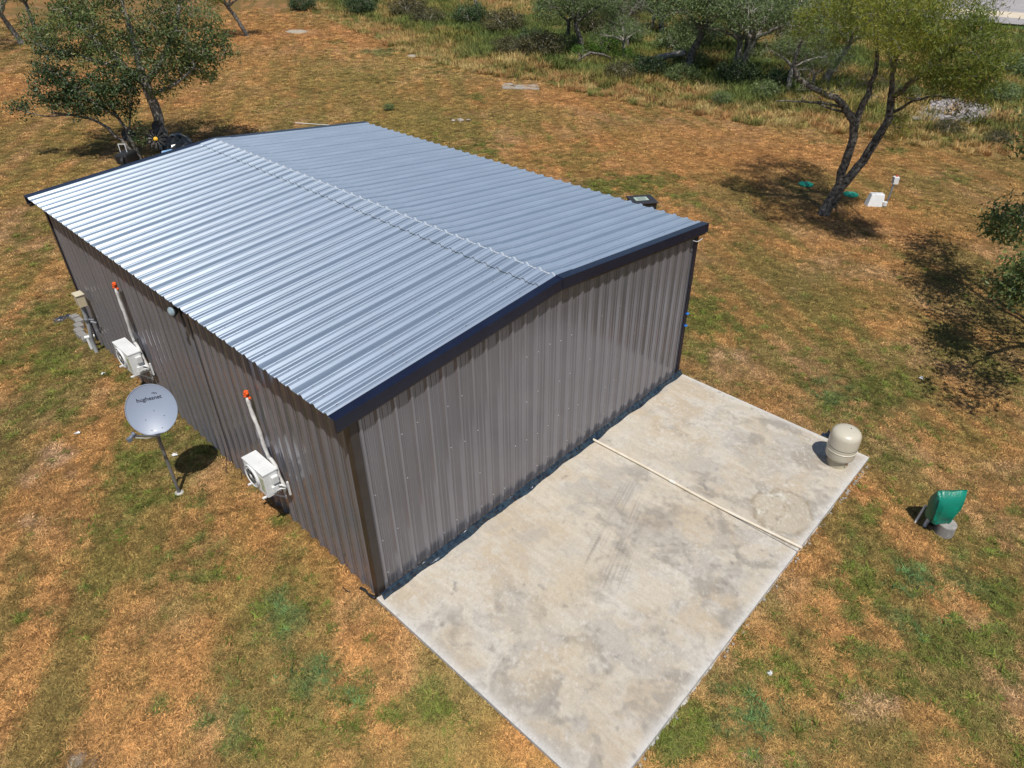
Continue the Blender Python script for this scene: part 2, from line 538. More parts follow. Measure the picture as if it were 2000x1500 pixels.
def tuft(name, n, spread, hmin, hmax, wid, lean, mat, segs=2):
    V, F, A = [], [], []
    for k in range(n):
        a = rng.uniform(0, 2*math.pi)
        rr = spread*math.sqrt(rng.uniform(0, 1))
        p = np.array([rr*math.cos(a), rr*math.sin(a), 0])
        h = rng.uniform(hmin, hmax)
        da = a+rng.normal(0, 0.9)
        out = np.array([math.cos(da), math.sin(da), 0])
        ln = rng.uniform(0.3, 1.0)*lean
        side = np.array([-out[1], out[0], 0])*wid*rng.uniform(0.6, 1.2)
        m = p+out*h*ln*0.35+np.array([0, 0, h*0.6/(1+ln*0.5)])
        e = p+out*h*ln+np.array([0, 0, h*max(0.15, 1-ln*0.62)])
        o = len(V)
        V += [p-side, p+side, m+side*0.8, m-side*0.8, e]
        F += [(o, o+1, o+2), (o, o+2, o+3), (o+3, o+2, o+4)]
        A += [rng.uniform()]*5
    me = fast_mesh(name, np.array(V), np.array(F), {'lv': ('POINT', 'FLOAT', np.array(A))})
    me.materials.append(mat)
    return bpy.data.objects.new(name, me)
bm_ = blade_mat('grass_blade')
low = [tuft('low_tuft', 26, 0.07, 0.028, 0.075, 0.0030, 1.5, bm_) for _ in range(6)]
mid = [tuft('weed_tuft', 30, 0.06, 0.06, 0.17, 0.0055, 1.2, bm_) for _ in range(5)]
tall = [tuft('tall_tuft', 46, 0.22, 0.30, 0.85, 0.011, 0.75, bm_) for _ in range(6)]

# visibility-weighted sampling: density falls with distance from the viewpoint
CX, CY = -3.7, -6.7
def inside(x, y):
    house = (x > -0.01) & (x < 9.15) & (y > -0.01) & (y < 12.2)
    slab = (x > -0.03) & (x < 9.18) & (y > -4.66) & (y < 0.05)
    return house | slab
def polar(n, rmin, rmax, a0=-22, a1=108, p=1.0):
    uu = rng.uniform(0, 1, n)
    rr = rmin*(rmax/rmin)**(uu**p)
    aa = np.radians(rng.uniform(a0, a1, n))
    return CX+rr*np.cos(aa), CY+rr*np.sin(aa), rr
x, y, rr = polar(470000, 1.2, 92, p=0.64)
k = ~inside(x, y) & (x > -9) & (wild(x, y) < 0.3)
x, y, rr = x[k], y[k], rr[k]
cc, K = ground_color(x+rng.normal(0, 0.03, len(x)), y+rng.normal(0, 0.03, len(x)))
keep = rng.uniform(0, 1, len(x)) > np.clip(K['b']*0.7+K['w']*2, 0, 0.97)
x, y, rr, cc = x[keep], y[keep], rr[keep], cc[keep]
n = len(x)
s = rng.uniform(0.7, 1.35, n)*(1+np.clip(rr-12, 0, 80)*0.03)
green = (cc[:, 1] > cc[:, 0]*0.95)
sz = s*rng.uniform(0.25, 0.8, n)*np.where(green, 1.3, 1.0)
tin = cc*np.where(rng.uniform(0, 1, (n, 1)) < 0.25, 0.4, rng.uniform(0.7, 1.65, (n, 1)))*np.array([1.02, 1.03, 1.0])  # some tufts coloured dark to stand for shaded gaps in the turf
scatter('lawn_grass', 'short dry straw and green grass covering the plot', 'grass',
        np.stack([x, y, zground(x, y)-0.004], 1), np.stack([rng.normal(0, .12, n), rng.normal(0, .12, n), rng.uniform(0, 6.28, n)], 1),
        np.stack([s, s, sz], 1), tin, rng.integers(0, 6, n), low)
# greener weeds
x, y, rr = polar(70000, 1.2, 46, p=0.75)
k = ~inside(x, y) & (x > -9) & (wild(x, y) < 0.3)
x, y, rr = x[k], y[k], rr[k]
cc, K = ground_color(x, y)
gg = np.clip(np.maximum(K['g'], K['t']*0.8), 0, 1)
k = (rng.uniform(0, 1, len(x)) < (gg*0.6+0.02)) & (cc[:, 1] > cc[:, 0]*np.where(gg > 0.3, 0.8, 0.62))
x, y, rr, K2 = x[k], y[k], rr[k], K['t'][k]
n = len(x)
tin = np.where((K2 > rng.uniform(0.2, 0.9, n))[:, None], np.array([[0.095, 0.165, 0.06]]), np.array([[0.13, 0.165, 0.032]]))*rng.uniform(0.6, 1.4, (n, 1))
s = rng.uniform(0.45, 1.15, n)*(1+np.clip(rr-14, 0, 30)*0.02)
scatter('lawn_weeds', 'green weed clumps growing through the dry lawn', 'weeds',
        np.stack([x, y, zground(x, y)-0.004], 1), np.stack([rng.normal(0, .2, n), rng.normal(0, .2, n), rng.uniform(0, 6.28, n)], 1),
        np.stack([s, s, s*0.7], 1), tin, rng.integers(0, 5, n), mid)
# tall rough grass past the mown edge
x = rng.uniform(30, 86, 85000)
y = rng.uniform(-12, 92, 85000)
wd = wild(x, y)
ang = np.degrees(np.arctan2(y-CY, x-CX))
rr = np.hypot(x-CX, y-CY)
dirt = (((x-43.5)/3.2)**2+((y-3.0)/2.0)**2 < 1)
k = (wd > 0) & (ang > -6) & (ang < 72) & (rng.uniform(0, 1, len(x)) < np.clip(1.25-rr/95, 0.12, 1)) & ~(dirt & (rng.uniform(0, 1, len(x)) < 0.93))
x, y, wd = x[k], y[k], wd[k]
n = len(x)
deep = sstep(0.8, 7, wd+(fbm(x*.3, y*.3, 91)-.5)*9)
gmx = fbm(x*0.3, y*0.3, 71)
grn = fbm(x*0.22+3, y*0.22, 77)
col = np.empty((n, 3))
col[:] = (0.37, 0.25, 0.105)
col = lerp(col, (0.36, 0.185, 0.085), sstep(0.5, 0.62, fbm(x*0.8, y*0.8, 13))*0.7)
col = lerp(col, (0.42, 0.33, 0.15), sstep(0.5, 0.68, fbm(x*0.5, y*0.5, 14))*0.8)
col = lerp(col, (0.17, 0.155, 0.045), sstep(0.42, 0.6, gmx)*deep)
col = lerp(col, (0.09, 0.12, 0.035), sstep(0.48, 0.6, grn)*deep)
col = lerp(col, (0.12, 0.15, 0.04), (rng.uniform(0, 1, n) < 0.10+0.5*sstep(0.5, 0.6, fbm(x*0.9, y*0.9, 88))).astype(float)*0.85)
col *= rng.uniform(0.7, 1.3, (n, 1))
s = rng.uniform(0.5, 1.25, n)*(0.6+0.5*deep)
scatter('rough_grass', 'tall straw and olive grass growing past the mown edge', 'tall grass',
        np.stack([x, y, zground(x, y)-0.02], 1), np.stack([rng.normal(0, .15, n), rng.normal(0, .15, n), rng.uniform(0, 6.28, n)], 1),
        np.stack([s*1.2, s*1.2, s], 1), col, rng.integers(0, 6, n), tall)

# ------------------------------------------------------------------ gravel lot far away, dry wash, pads
def sheet(name, pts, z, mat, sub=0.0):
    m = MB()
    m.add([(p[0], p[1], z) for p in pts], [tuple(range(len(pts)))])
    return m.build(name, mat)
gravel = simple('gravel_grey', (0.33, 0.31, 0.31), 0.95, 0, (0.27, 0.25, 0.25), 0.25)
cream = simple('caliche_cream', (0.62, 0.53, 0.40), 0.95, 0, (0.50, 0.43, 0.33), 0.4)
tag(sheet('road', [(90.5, -30), (90, 9), (89, 15), (86, 40), (400, 60), (400, -60)], 0.12, gravel), kind='structure')
tag(sheet('path', [(94.4, -12), (95.5, 9), (96.0, 14), (93, 40), (99, 40), (101.3, 17), (102.2, 13), (101, -12)], 0.125, cream), kind='structure')
# ------------------------------------------------------------------ metal building
ZE, ZR, XR, XL, XRT = 3.83, 4.255, 4.39, -0.18, 9.25
def zr(x):
    return ZE+(x-XL)*(ZR-ZE)/(XR-XL) if x <= XR else ZE+(XRT-x)*(ZR-ZE)/(XRT-XR)
def metal_mat(name, c, rough, metal, streak_axis='Y', c2=None, pan_shade=(1, 1, 1), wave=0.010):
    m, t, b = new_mat(name)
    b.inputs['Metallic'].default_value = metal
    tc = N(t, 'ShaderNodeTexCoord')
    mp = N(t, 'ShaderNodeMapping')
    mp.inputs['Scale'].default_value = {'X': (0.15, 3, 3), 'Y': (3, 0.15, 3), 'Z': (3, 3, 0.15)}[streak_axis]
    t.links.new(tc.outputs['Object'], mp.inputs[0])
    nf = noise(t, 2.0, 6, 0.65, mp.outputs[0])
    col = ramp(t, nf, [(0.3, c2 or tuple(v*0.82 for v in c)), (0.7, c)])
    b1 = noise(t, 0.9, 5, 0.6)
    col = mixc(t, col, ramp(t, b1, [(0.35, (0.95, 0.95, 0.95)), (0.7, (1.03, 1.03, 1.03))]), 1.0, 'MULTIPLY')
    pa = N(t, 'ShaderNodeAttribute', attribute_name='pan_shade')
    col = mixc(t, col, ramp(t, pa.outputs['Fac'], [(0.0, (1.08, 1.08, 1.08)), (1.0, pan_shade)]), 1.0, 'MULTIPLY')  # darkens the dusty pans and the painted shade side of the ribs
    t.links.new(col, b.inputs['Base Color'])
    rr_ = N(t, 'ShaderNodeMapRange')
    rr_.inputs['To Min'].default_value = rough-0.07
    rr_.inputs['To Max'].default_value = rough+0.08
    t.links.new(nf, rr_.inputs[0])
    t.links.new(rr_.outputs[0], b.inputs['Roughness'])
    bump(t, b, noise(t, 1.1, 2, 0.5), 0.25, wave)
    return m
M_roof = metal_mat('galvalume_roof', (0.72, 0.80, 0.87), 0.33, 0.80, 'X', c2=(0.66, 0.74, 0.81), pan_shade=(0.66, 0.70, 0.74), wave=0.006)
M_wall = metal_mat('charcoal_wall_paint', (0.24, 0.238, 0.268), 0.18, 0.50, 'Z', pan_shade=(0.80, 0.80, 0.80), wave=0.02)
M_trim = simple('black_trim_paint', (0.008, 0.012, 0.03), 0.26, 0.0, (0.006, 0.009, 0.024), 3, spec=0.45)
M_brown = simple('dark_brown_trim_paint', (0.05, 0.042, 0.04), 0.35, 0.3, (0.038, 0.03, 0.027), 3)
M_screw = simple('screw_heads', (0.38, 0.38, 0.40), 0.45, 0.3)
M_screw_d = simple('roof_screw_heads', (0.10, 0.10, 0.11), 0.6, 0.3)

bld = thing('metal_building', 'long dark metal building with silver ribbed gable roof beside the concrete slab', 'building', (4.57, 6.1, 0))
W36 = 0.9144
def prof(w, h=0.038):
    pts = [(0.0, 0.0)]
    for k in range(3):
        c = 0.1524+0.3048*k
        pts += [(c-0.056, 0), (c-0.02, h), (c+0.02, h), (c+0.056, 0)]
        for d in (0.105, 0.2):
            m_ = c+d
            if m_+0.02 < W36:
                pts += [(m_-0.018, 0), (m_-0.009, 0.008), (m_+0.009, 0.008), (m_+0.018, 0)]
    pts += [(W36, 0)]
    out = [p for p in pts if p[0] < w-1e-4]
    if w < W36-1e-3:
        for a, b_ in zip(pts, pts[1:]):
            if a[0] < w <= b_[0]:
                tt = (w-a[0])/(b_[0]-a[0])
                out.append((w, a[1]+tt*(b_[1]-a[1])))
                break
    else:
        out.append((W36, 0))
    return out
def panel(name, width, fn, mat, thick=0.0025):
    """fn(u, h) -> (bottom point, top point)"""
    pr = prof(width)
    m = MB()
    n_ = len(pr)
    A = [fn(u_, h_) for u_, h_ in pr]
    B = [fn(u_, h_-thick) for u_, h_ in pr]
    vs = [a[0] for a in A]+[a[1] for a in A]+[b_[0] for b_ in B]+[b_[1] for b_ in B]
    fs = []
    for i in range(n_-1):
        fs += [(i, i+1, n_+i+1, n_+i), (2*n_+i+1, 2*n_+i, 3*n_+i, 3*n_+i+1),
               (i+1, i, 2*n_+i, 2*n_+i+1), (n_+i, n_+i+1, 3*n_+i+1, 3*n_+i)]
    m.add(vs, fs)
    o = m.build(name, mat, bld)
    at = o.data.attributes.new('pan_shade', 'FLOAT', 'FACE')
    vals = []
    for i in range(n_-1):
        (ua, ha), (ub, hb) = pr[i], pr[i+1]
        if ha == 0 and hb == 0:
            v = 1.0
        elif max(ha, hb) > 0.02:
            v = 0.0 if ha == hb else (0.15 if ha < hb else 0.9)  # rib flanks: sunward side painted pale, far side dark as if shaded
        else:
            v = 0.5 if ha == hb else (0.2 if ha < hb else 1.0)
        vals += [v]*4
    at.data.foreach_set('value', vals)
    return o
def full_copies(name, first, n_, step):
    for k in range(1, n_):
        o = first.copy()
        COL.objects.link(o)
        o.location = Vector(step)*k
Y0, Y1 = 0.02, 12.19        # roof sheet run
npan = int((Y1-Y0)//W36)
rest = (Y1-Y0)-npan*W36
def roof_fn(x0, x1, y0):
    return lambda u_, h_: ((x0, y0+u_, zr(x0)+h_), (x1, y0+u_, zr(x1)+h_))
for (x0, x1) in ((XL, XR), (XR, XRT)):
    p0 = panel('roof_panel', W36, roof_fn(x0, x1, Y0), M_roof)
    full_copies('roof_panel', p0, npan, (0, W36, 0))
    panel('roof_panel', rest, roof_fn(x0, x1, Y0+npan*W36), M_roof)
# ridge cap: formed to the ribs, lapping both slopes
def cap_fn(x0, x1, y0):
    return lambda u_, h_: ((x0, y0+u_, zr(x0)+h_+0.014), (x1, y0+u_, zr(x1)+h_+0.010+(0.014 if x1 == XR else 0)))
def cap_fn2(x0, x1, y0):
    return lambda u_, h_: ((x0, y0+u_, zr(x0)+h_+0.024), (x1, y0+u_, zr(x1)+h_+0.010))
for fn, a, b_ in ((cap_fn, XR-0.42, XR), (cap_fn2, XR, XR+0.42)):
    q = panel('ridge_cap', W36, fn(a, b_, Y0+0.001), M_roof, 0.003)
    full_copies('ridge_cap', q, npan, (0, W36, 0))
    panel('ridge_cap', rest, fn(a, b_, Y0+0.001+npan*W36), M_roof, 0.003)
# dark strip along the cap's lower left edge, bright upturned lips on the ridge itself
M_cap_edge = simple('cap_edge_dark', (0.03, 0.03, 0.035), 0.8)
for (a, b_) in ((XR-0.424, XR-0.412),):
    q = panel('cap_edge_strip', W36, lambda u_, h_, a=a, b_=b_: ((a, Y0+u_, zr(a)+h_+0.0095), (b_, Y0+u_, zr(b_)+h_+0.0095)), M_cap_edge, 0.008)
    full_copies('cap_edge_strip', q, npan, (0, W36, 0))
q = panel('ridge_lip', W36, lambda u_, h_: ((XR-0.016, Y0+u_, ZR+h_+0.022), (XR+0.004, Y0+u_, ZR+h_*1.05+0.029)), simple('dull_ridge_lip', (0.42, 0.45, 0.49), 0.75, 0.1), 0.004)
full_copies('ridge_lip', q, npan, (0, W36, 0))
# walls
WX0, WX1, WY0, WY1 = 0.085, 9.10, 0.10, 12.15
ZB = -0.05
def wall_run(axis, fixed, out, lo, hi, top, zb):
    """axis 'x' or 'y' is the run; out is the outward sign"""
    k = 0
    first = None
    a = lo
    while a < hi-0.02:
        wdt = min(W36, hi-a)
        def fn(u_, h_, a=a):
            s_ = a+u_
            off = fixed+out*h_
            if axis == 'x':
                return ((s_, off, zb), (s_, off, top(s_)))
            return ((off, s_, zb), (off, s_, top(s_)))
        panel('wall_panel', wdt, fn, M_wall)
        a += W36
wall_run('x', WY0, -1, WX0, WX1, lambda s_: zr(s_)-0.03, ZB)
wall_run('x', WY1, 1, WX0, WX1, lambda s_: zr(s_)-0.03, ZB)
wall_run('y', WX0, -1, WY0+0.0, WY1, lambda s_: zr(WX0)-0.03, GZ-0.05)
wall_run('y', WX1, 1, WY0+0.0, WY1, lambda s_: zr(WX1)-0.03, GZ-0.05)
# wooden/steel frame behind the skin so the openings under the ribs look into something dark
for (x0, x1) in ((0.06, 0.12), (9.02, 9.08)):
    m = MB()
    m.box(((x0+x1)/2, 6.1, (zr(x0)-0.12)), (x1-x0, 12.0, 0.2))
    m.build('eave_purlin', M_brown, bld)
# rake trims front and back: flat top leg, tall face leg
def rake(y_out, sgn):
    for (x0, x1) in ((XL-0.02, XR), (XR, XRT+0.02)):
        z0, z1 = zr(max(x0, XL)), zr(min(x1, XRT))
        yo, yi = y_out, y_out+sgn*0.17
        H = 0.20
        a = [(x0, yo, z0+0.045-H), (x1, yo, z1+0.045-H), (x1, yo+sgn*0.05, z1+0.045-H), (x0, yo+sgn*0.05, z0+0.045-H)]
        b_ = [(x0, yo, z0+0.045), (x1, yo, z1+0.045), (x1, yo+sgn*0.05, z1+0.045), (x0, yo+sgn*0.05, z0+0.045)]
        m = MB()
        m.hexa(a+b_ if sgn > 0 else a[::-1]+b_[::-1])
        t0, t1 = z0+0.040, z1+0.040
        q = [(x0, yo+sgn*0.05, t0-0.006), (x1, yo+sgn*0.05, t1-0.006), (x1, yi, t1-0.006), (x0, yi, t0-0.006)]
        q2 = [(p_[0], p_[1], p_[2]+0.008) for p_ in q]
        m.hexa(q+q2 if sgn > 0 else q[::-1]+q2[::-1])
        # bottom return leg, lighter channel under the face
        r0, r1 = z0-0.155, z1-0.155
        q = [(x0+0.02, yo+sgn*0.05, r0-0.06), (x1, yo+sgn*0.05, r1-0.06), (x1, yo+sgn*0.075, r1-0.06), (x0+0.02, yo+sgn*0.075, r0-0.06)]
        q2 = [(p_[0], p_[1], p_[2]+0.06) for p_ in q]
        o = m.build('rake_trim', M_trim, bld, bevel=0.004)
        m = MB()
        m.hexa(q+q2 if sgn > 0 else q[::-1]+q2[::-1])
        m.build('trim_channel', M_brown, o)
rake(-0.07, 1)
rake(12.27, -1)
# peak cover with a kink a little right of the ridge
m = MB()
x0, x1 = XR-0.02, XR+0.42
z0, z1 = zr(x0)+0.052, zr(x1)+0.052
m.hexa([(x0, -0.078, z0-0.21), (x1, -0.078, z1-0.21), (x1, 0.10, z1-0.21), (x0, 0.10, z0-0.21),
        (x0, -0.078, z0), (x1, -0.078, z1), (x1, 0.10, z1), (x0, 0.10, z0)])
m.build('rake_trim', M_trim, bld, bevel=0.004)
# corner trims
for (cx_, sx_) in ((WX0, -1), (WX1, 1)):
    for (cy_, sy_) in ((WY0, -1), (WY1, 1)):
        m = MB()
        zt = zr(cx_)-0.06
        zb_ = GZ-0.02
        m.box((cx_+sx_*0.022-sx_*0.055, cy_+sy_*0.036, (zt+zb_)/2), (0.13, 0.010, zt-zb_))
        m.box((cx_+sx_*0.036, cy_+sy_*0.036-sy_*0.06, (zt+zb_)/2), (0.010, 0.13, zt-zb_))
        m.build('corner_trim', M_brown if cy_ == WY0 and cx_ == WX0 else M_trim, bld, bevel=0.003)
# screws (joined): rows on roof purlins and wall girts
def screw_set(name, pts, nrm, mat, r_=0.011):
    m = MB()
    nrm = Vector(nrm).normalized()
    a = nrm.orthogonal().normalized()
    b2 = nrm.cross(a)
    for p in pts:
        p = Vector(p)
        vs = [p+nrm*0.008*j+(a*math.cos(i*math.pi/3)+b2*math.sin(i*math.pi/3))*r_*(1-0.3*j) for j in (0, 1) for i in range(6)]
        m.add(vs, [(i, (i+1) % 6, 6+(i+1) % 6, 6+i) for i in range(6)]+[tuple(range(6, 12))])
    o = m.build(name, mat, bld)
    o['kind'] = 'stuff'
    return o
pts = []
for x_ in (0.05, 1.25, 2.45, 3.65, XR-0.3):
    for k in range(40):
        for d in (0.065,):
            y_ = Y0+0.1524+0.3048*k+d
            if y_ < Y1:
                pts.append((x_+random.uniform(-.03, .03), y_, zr(x_)+0.001))
screw_set('screws', pts, (-0.09, 0, 1), M_screw_d, 0.019)
pts = []
for x_ in (XR+0.3, 5.6, 6.8, 8.0, 9.1):
    for k in range(40):
        y_ = Y0+0.1524+0.3048*k+0.065
        if y_ < Y1:
            pts.append((x_+random.uniform(-.03, .03), y_, zr(x_)+0.001))
screw_set('screws', pts, (0.09, 0, 1), M_screw_d, 0.019)
pts = []
for z_ in (0.35, 1.15, 2.05, 2.95):
    for k in range(40):
        y_ = WY0+0.1524+0.3048*k+0.07
        if y_ < WY1-0.1 and random.random() < 0.8:
            pts.append((WX0-0.001, y_, z_+random.uniform(-.06, .06)))
screw_set('screws', pts, (-1, 0, 0), M_screw, 0.0125)
pts = []
for z_ in (0.35, 1.15, 2.05, 2.95):
    for k in range(30):
        x_ = WX0+0.1524+0.3048*k+0.07
        if x_ < WX1-0.1 and random.random() < 0.55:
            pts.append((x_, WY0-0.001, z_+random.uniform(-.06, .06)))
screw_set('screws', pts, (0, -1, 0), M_screw, 0.0125)
# dark seam on the long wall where two sheet runs meet
m = MB()
m.box((WX0-0.004, 5.02, 1.62), (0.012, 0.022, 3.4))
m.build('wall_seam', simple('black_seam', (0.01, 0.01, 0.01), 0.6), bld)

# ------------------------------------------------------------------ concrete slab, painted stains by place
def slab_color(x, y):
    n1 = fbm(x*0.9, y*0.9, 101)
    n2 = fbm(x*3.1, y*2.2, 102)
    n3 = fbm(x*11, y*9, 103, 3)
    st = fbm(x*9, y*0.8, 104)                    # trowel streaks away from the wall
    c = np.empty((len(x), 3))
    c[:] = (0.46, 0.41, 0.335)
    wx, wy = x+(fbm(x*2, y*2, 141)-.5)*.8, y+(fbm(x*2, y*2, 142)-.5)*.8
    c = lerp(c, (0.38, 0.30, 0.205), sstep(0.40, 0.64, fbm(wx*1.1, wy*1.1, 143))*0.5)
    c = lerp(c, (0.52, 0.49, 0.44), sstep(0.5, 0.7, n2)*0.6)
    c = lerp(c, (0.36, 0.325, 0.28), sstep(0.50, 0.72, st+(n3-.5)*.15)*0.35)
    c = lerp(c, (0.57, 0.53, 0.46), sstep(0.55, 0.72, fbm(x*14+n2*2, y*1.6, 119))*0.25)
    c = lerp(c, (0.33, 0.31, 0.285), sstep(0.50, 0.68, fbm(wx*1.9+5, wy*1.9, 107, 5))*0.5)
    c = lerp(c, (0.22, 0.20, 0.175), sstep(0.52, 0.72, fbm(wx*2.6+9, wy*1.6, 147, 5)+(n3-.5)*.25)*0.55*sstep(-0.5, -1.6, y))
    def blob(cx, cy, r_, ry=None):
        return np.exp(-(((x-cx)/r_)**2+((y-cy)/(ry or r_))**2))
    dk = np.zeros(len(x))
    for (cx, cy, a, b_, wt) in ((4.75, -3.9, .35, .3, .6), (3.85, -3.85, .5, .3, .8), (4.7, -2.3, .8, .45, .8), (3.7, -2.2, .6, .3, .5), (5.2, -2.6, .4, .5, .6), (3.5, -4.4, .4, .25, .6), (5.3, -3.1, .5, .5, .45), (0.5, -3.6, .5, .5, .4),
                                (2.6, -2.4, .5, .3, .5), (0.4, -1.3, .35, .3, .35), (1.6, -3.6, .8, .4, .4), (0.9, -2.4, .5, .35, .3), (5.0, -4.3, .3, .2, .6), (4.2, -3.0, .4, .4, .5), (8.7, -4.3, .2, .15, .2)):
        dk = np.maximum(dk, 0.95*wt*blob(cx, cy, a, b_))
    c = lerp(c, (0.225, 0.20, 0.17), sstep(0.18, 0.8, dk+(n2-0.5)*0.8+(n3-0.5)*0.7)*0.7)
    tn = np.zeros(len(x))
    for (cx, cy, a, b_, wt) in ((2.2, -2.1, 1.2, .5, .7), (1.2, -2.9, 1.0, .4, .7), (6.6, -1.6, .8, .7, .5), (3.1, -1.2, 1.0, .5, .5), (7.2, -3.0, 1.2, .6, .5)):
        tn = np.maximum(tn, wt*blob(cx, cy, a, b_))
    c = lerp(c, (0.44, 0.355, 0.235), sstep(0.25, 0.8, tn+(n2-0.5)*0.6)*0.5)
    # tyre marks: parallel scratch lines
    for (ang, off, wdt, x0_, x1_) in [(0.33+random.uniform(-.03, .03), random.uniform(-.35, .6), random.uniform(.006, .014), random.uniform(2.4, 3.4), random.uniform(4.4, 5.5)) for _ in range(26)]+[(-0.9+random.uniform(-.05, .05), random.uniform(-.3, .4), .010, 3.6, 5.2) for _ in range(8)]+list(((0.34, 0.0, .02, 2.6, 5.2), (0.34, .07, .015, 2.8, 5.2), (0.34, -.09, .02, 2.6, 4.8), (0.30, .30, .02, 3.2, 5.4), (0.30, .36, .015, 3.2, 5.5), (0.30, .43, .02, 3.0, 5.4), (0.38, -.22, .015, 2.6, 5.0), (-0.25, -.1, .015, 3.6, 5.3), (-0.2, .12, .015, 3.4, 5.2))):
        d = (y+2.25-off)-(x-3.6)*ang
        ln = np.exp(-(d/wdt)**2)*sstep(x0_, x0_+.4, x)*sstep(x1_, x1_-.5, x)*(0.35+0.65*sstep(.4, .6, n2))
        c = lerp(c, (0.20, 0.175, 0.15), ln*0.42)
    # dried mud ring pool near the outer edge
    e = np.sqrt(((x-6.42)/0.62)**2+((y+3.98)/0.56)**2)+(n2-0.5)*0.45
    inr = sstep(1.05, 0.85, e)
    c = lerp(c, (0.40, 0.345, 0.265), inr*0.75)
    c = lerp(c, (0.58, 0.55, 0.47), inr*sstep(0.56, 0.68, n2)*0.8)
    c = lerp(c, (0.27, 0.22, 0.155), np.exp(-((e-0.98)/0.08)**2)*0.8*sstep(.3, .55, n3))
    for (cx, cy, r_) in ((6.3, -3.9, .2), (6.55, -4.05, .27), (6.2, -4.1, .15), (6.6, -3.8, .18), (6.4, -3.75, .3)):
        c = lerp(c, (0.26, 0.205, 0.14), np.exp(-((np.hypot(wx-cx+.1*n3, (wy-cy)*1.3)-r_-(n2-.5)*.35)/0.02)**2)*0.5*sstep(.3, .6, n3))
    # worm-like ring scribbles where the tank stood
    for (cx, cy, r_) in ((7.95, -3.0, .30), (7.75, -2.75, .42), (8.0, -3.15, .2), (7.6, -2.5, .25)):
        c = lerp(c, (0.29, 0.24, 0.18), np.exp(-((np.hypot(wx-cx, (wy-cy)*1.2)-r_-(n2-.5)*.4)/0.022)**2)*0.45*sstep(.3, .6, n3))
    # pale clean rims
    rim = np.minimum.reduce([x, 9.14-x, y+4.62])
    c = lerp(c, (0.55, 0.54, 0.52), np.exp(-(rim/0.10)**2)*0.7)
    c = lerp(c, (0.17, 0.16, 0.15), sstep(0.86, 0.9, vnoise(x*6.5, y*6.5, 131))*sstep(0.5, .8, n3)*0.5)
    n5 = fbm(x*24, y*20, 151, 3)
    c = lerp(c, (0.27, 0.245, 0.21), sstep(0.55, 0.75, n5*0.6+n2*0.4)*0.55)
    c = lerp(c, (0.56, 0.53, 0.48), sstep(0.60, 0.78, fbm(x*18+4, y*22, 152, 3)*0.65+n1*0.35)*0.5)
    return np.clip(c*(0.87+0.24*n5[:, None]), 0, 0.9)
M_slab, t, b = new_mat('slab_concrete')
vc = N(t, 'ShaderNodeAttribute', attribute_name='tint')
c1 = mixc(t, vc.outputs['Color'], ramp(t, noise(t, 38, 5, 0.7), [(0.35, (0.86, 0.86, 0.86)), (0.6, (1.05, 1.05, 1.05))]), 0.8, 'MULTIPLY')
t.links.new(c1, b.inputs['Base Color'])
b.inputs['Roughness'].default_value = 0.8
b.inputs['Specular IOR Level'].default_value = 0.3
bump(t, b, noise(t, 45, 5, 0.7), 0.3, 0.006)
M_slabside = simple('slab_edge_concrete', (0.46, 0.45, 0.43), 0.9, 0, (0.33, 0.32, 0.30), 5, 0.01)
slab = bpy.data.objects.new('concrete_slab', None)
COL.objects.link(slab)
slab['kind'] = 'structure'
for (x0, x1) in ((0.0, 5.66), (5.68, 9.14)):
    gx = np.linspace(x0, x1, int((x1-x0)/0.022))
    gy = np.linspace(-4.62, 0.07, 214)
    X, Y = np.meshgrid(gx, gy, indexing='ij')
    xs, ys = X.ravel(), Y.ravel()
    idx = np.arange(len(xs)).reshape(X.shape)
    F = np.stack([idx[:-1, :-1], idx[1:, :-1], idx[1:, 1:], idx[:-1, 1:]], -1).reshape(-1, 4)
    me = fast_mesh('slab_section', np.stack([xs, ys, np.zeros(len(xs))], 1), F, {'tint': ('POINT', 'FLOAT_COLOR', np.c_[slab_color(xs, ys), np.ones(len(xs))])})
    o = link('slab_section', me, M_slab, slab)
    m = MB()
    # sides with a chipped lower lip on the outer edge
    nseg = 40
    vs, fs = [], []
    for i in range(nseg+1):
        xx = x0+(x1-x0)*i/nseg
        j = random.uniform(0.0, 0.035)
        vs += [(xx, -4.62, 0.0), (xx, -4.622-j*0.2, -0.07), (xx, -4.63-j*1.6, -0.085-j*0.3), (xx, -4.64-j*1.7, -0.22)]
    for i in range(nseg):
        for q in range(3):
            a = i*4+q
            fs.append((a, a+1, a+5, a+4))
    m.add(vs, fs)
    for xx, sgn in ((x0, -1), (x1, 1)):
        q = [(xx, -4.62, 0), (xx, 0.07, 0), (xx+0.001*sgn, 0.07, -0.2), (xx+0.001*sgn, -4.62, -0.2)]
        m.add(q, [(0, 1, 2, 3) if sgn < 0 else (3, 2, 1, 0)])
    m.build('slab_edge', M_slabside, o)

# broken crumbs of concrete along the outer edge
m = MB()
for k in range(90):
    xx = 8.9-abs(random.gauss(0, 1.2)) if k < 60 else random.uniform(0.4, 9.0)
    s_ = random.uniform(0.015, 0.05)
    m.box((xx, -4.66-abs(random.gauss(0, 0.03)), GZ+0.02), (s_, s_*random.uniform(.5, 1), s_*.5), Matrix.Rotation(random.uniform(0, 3), 3, 'Z'))
tag(m.build('concrete_crumbs', simple('crumb_concrete', (0.30, 0.27, 0.23), 0.95)), 'pale concrete crumbs lying along the outer slab edge', 'rubble', None, 'stuff')
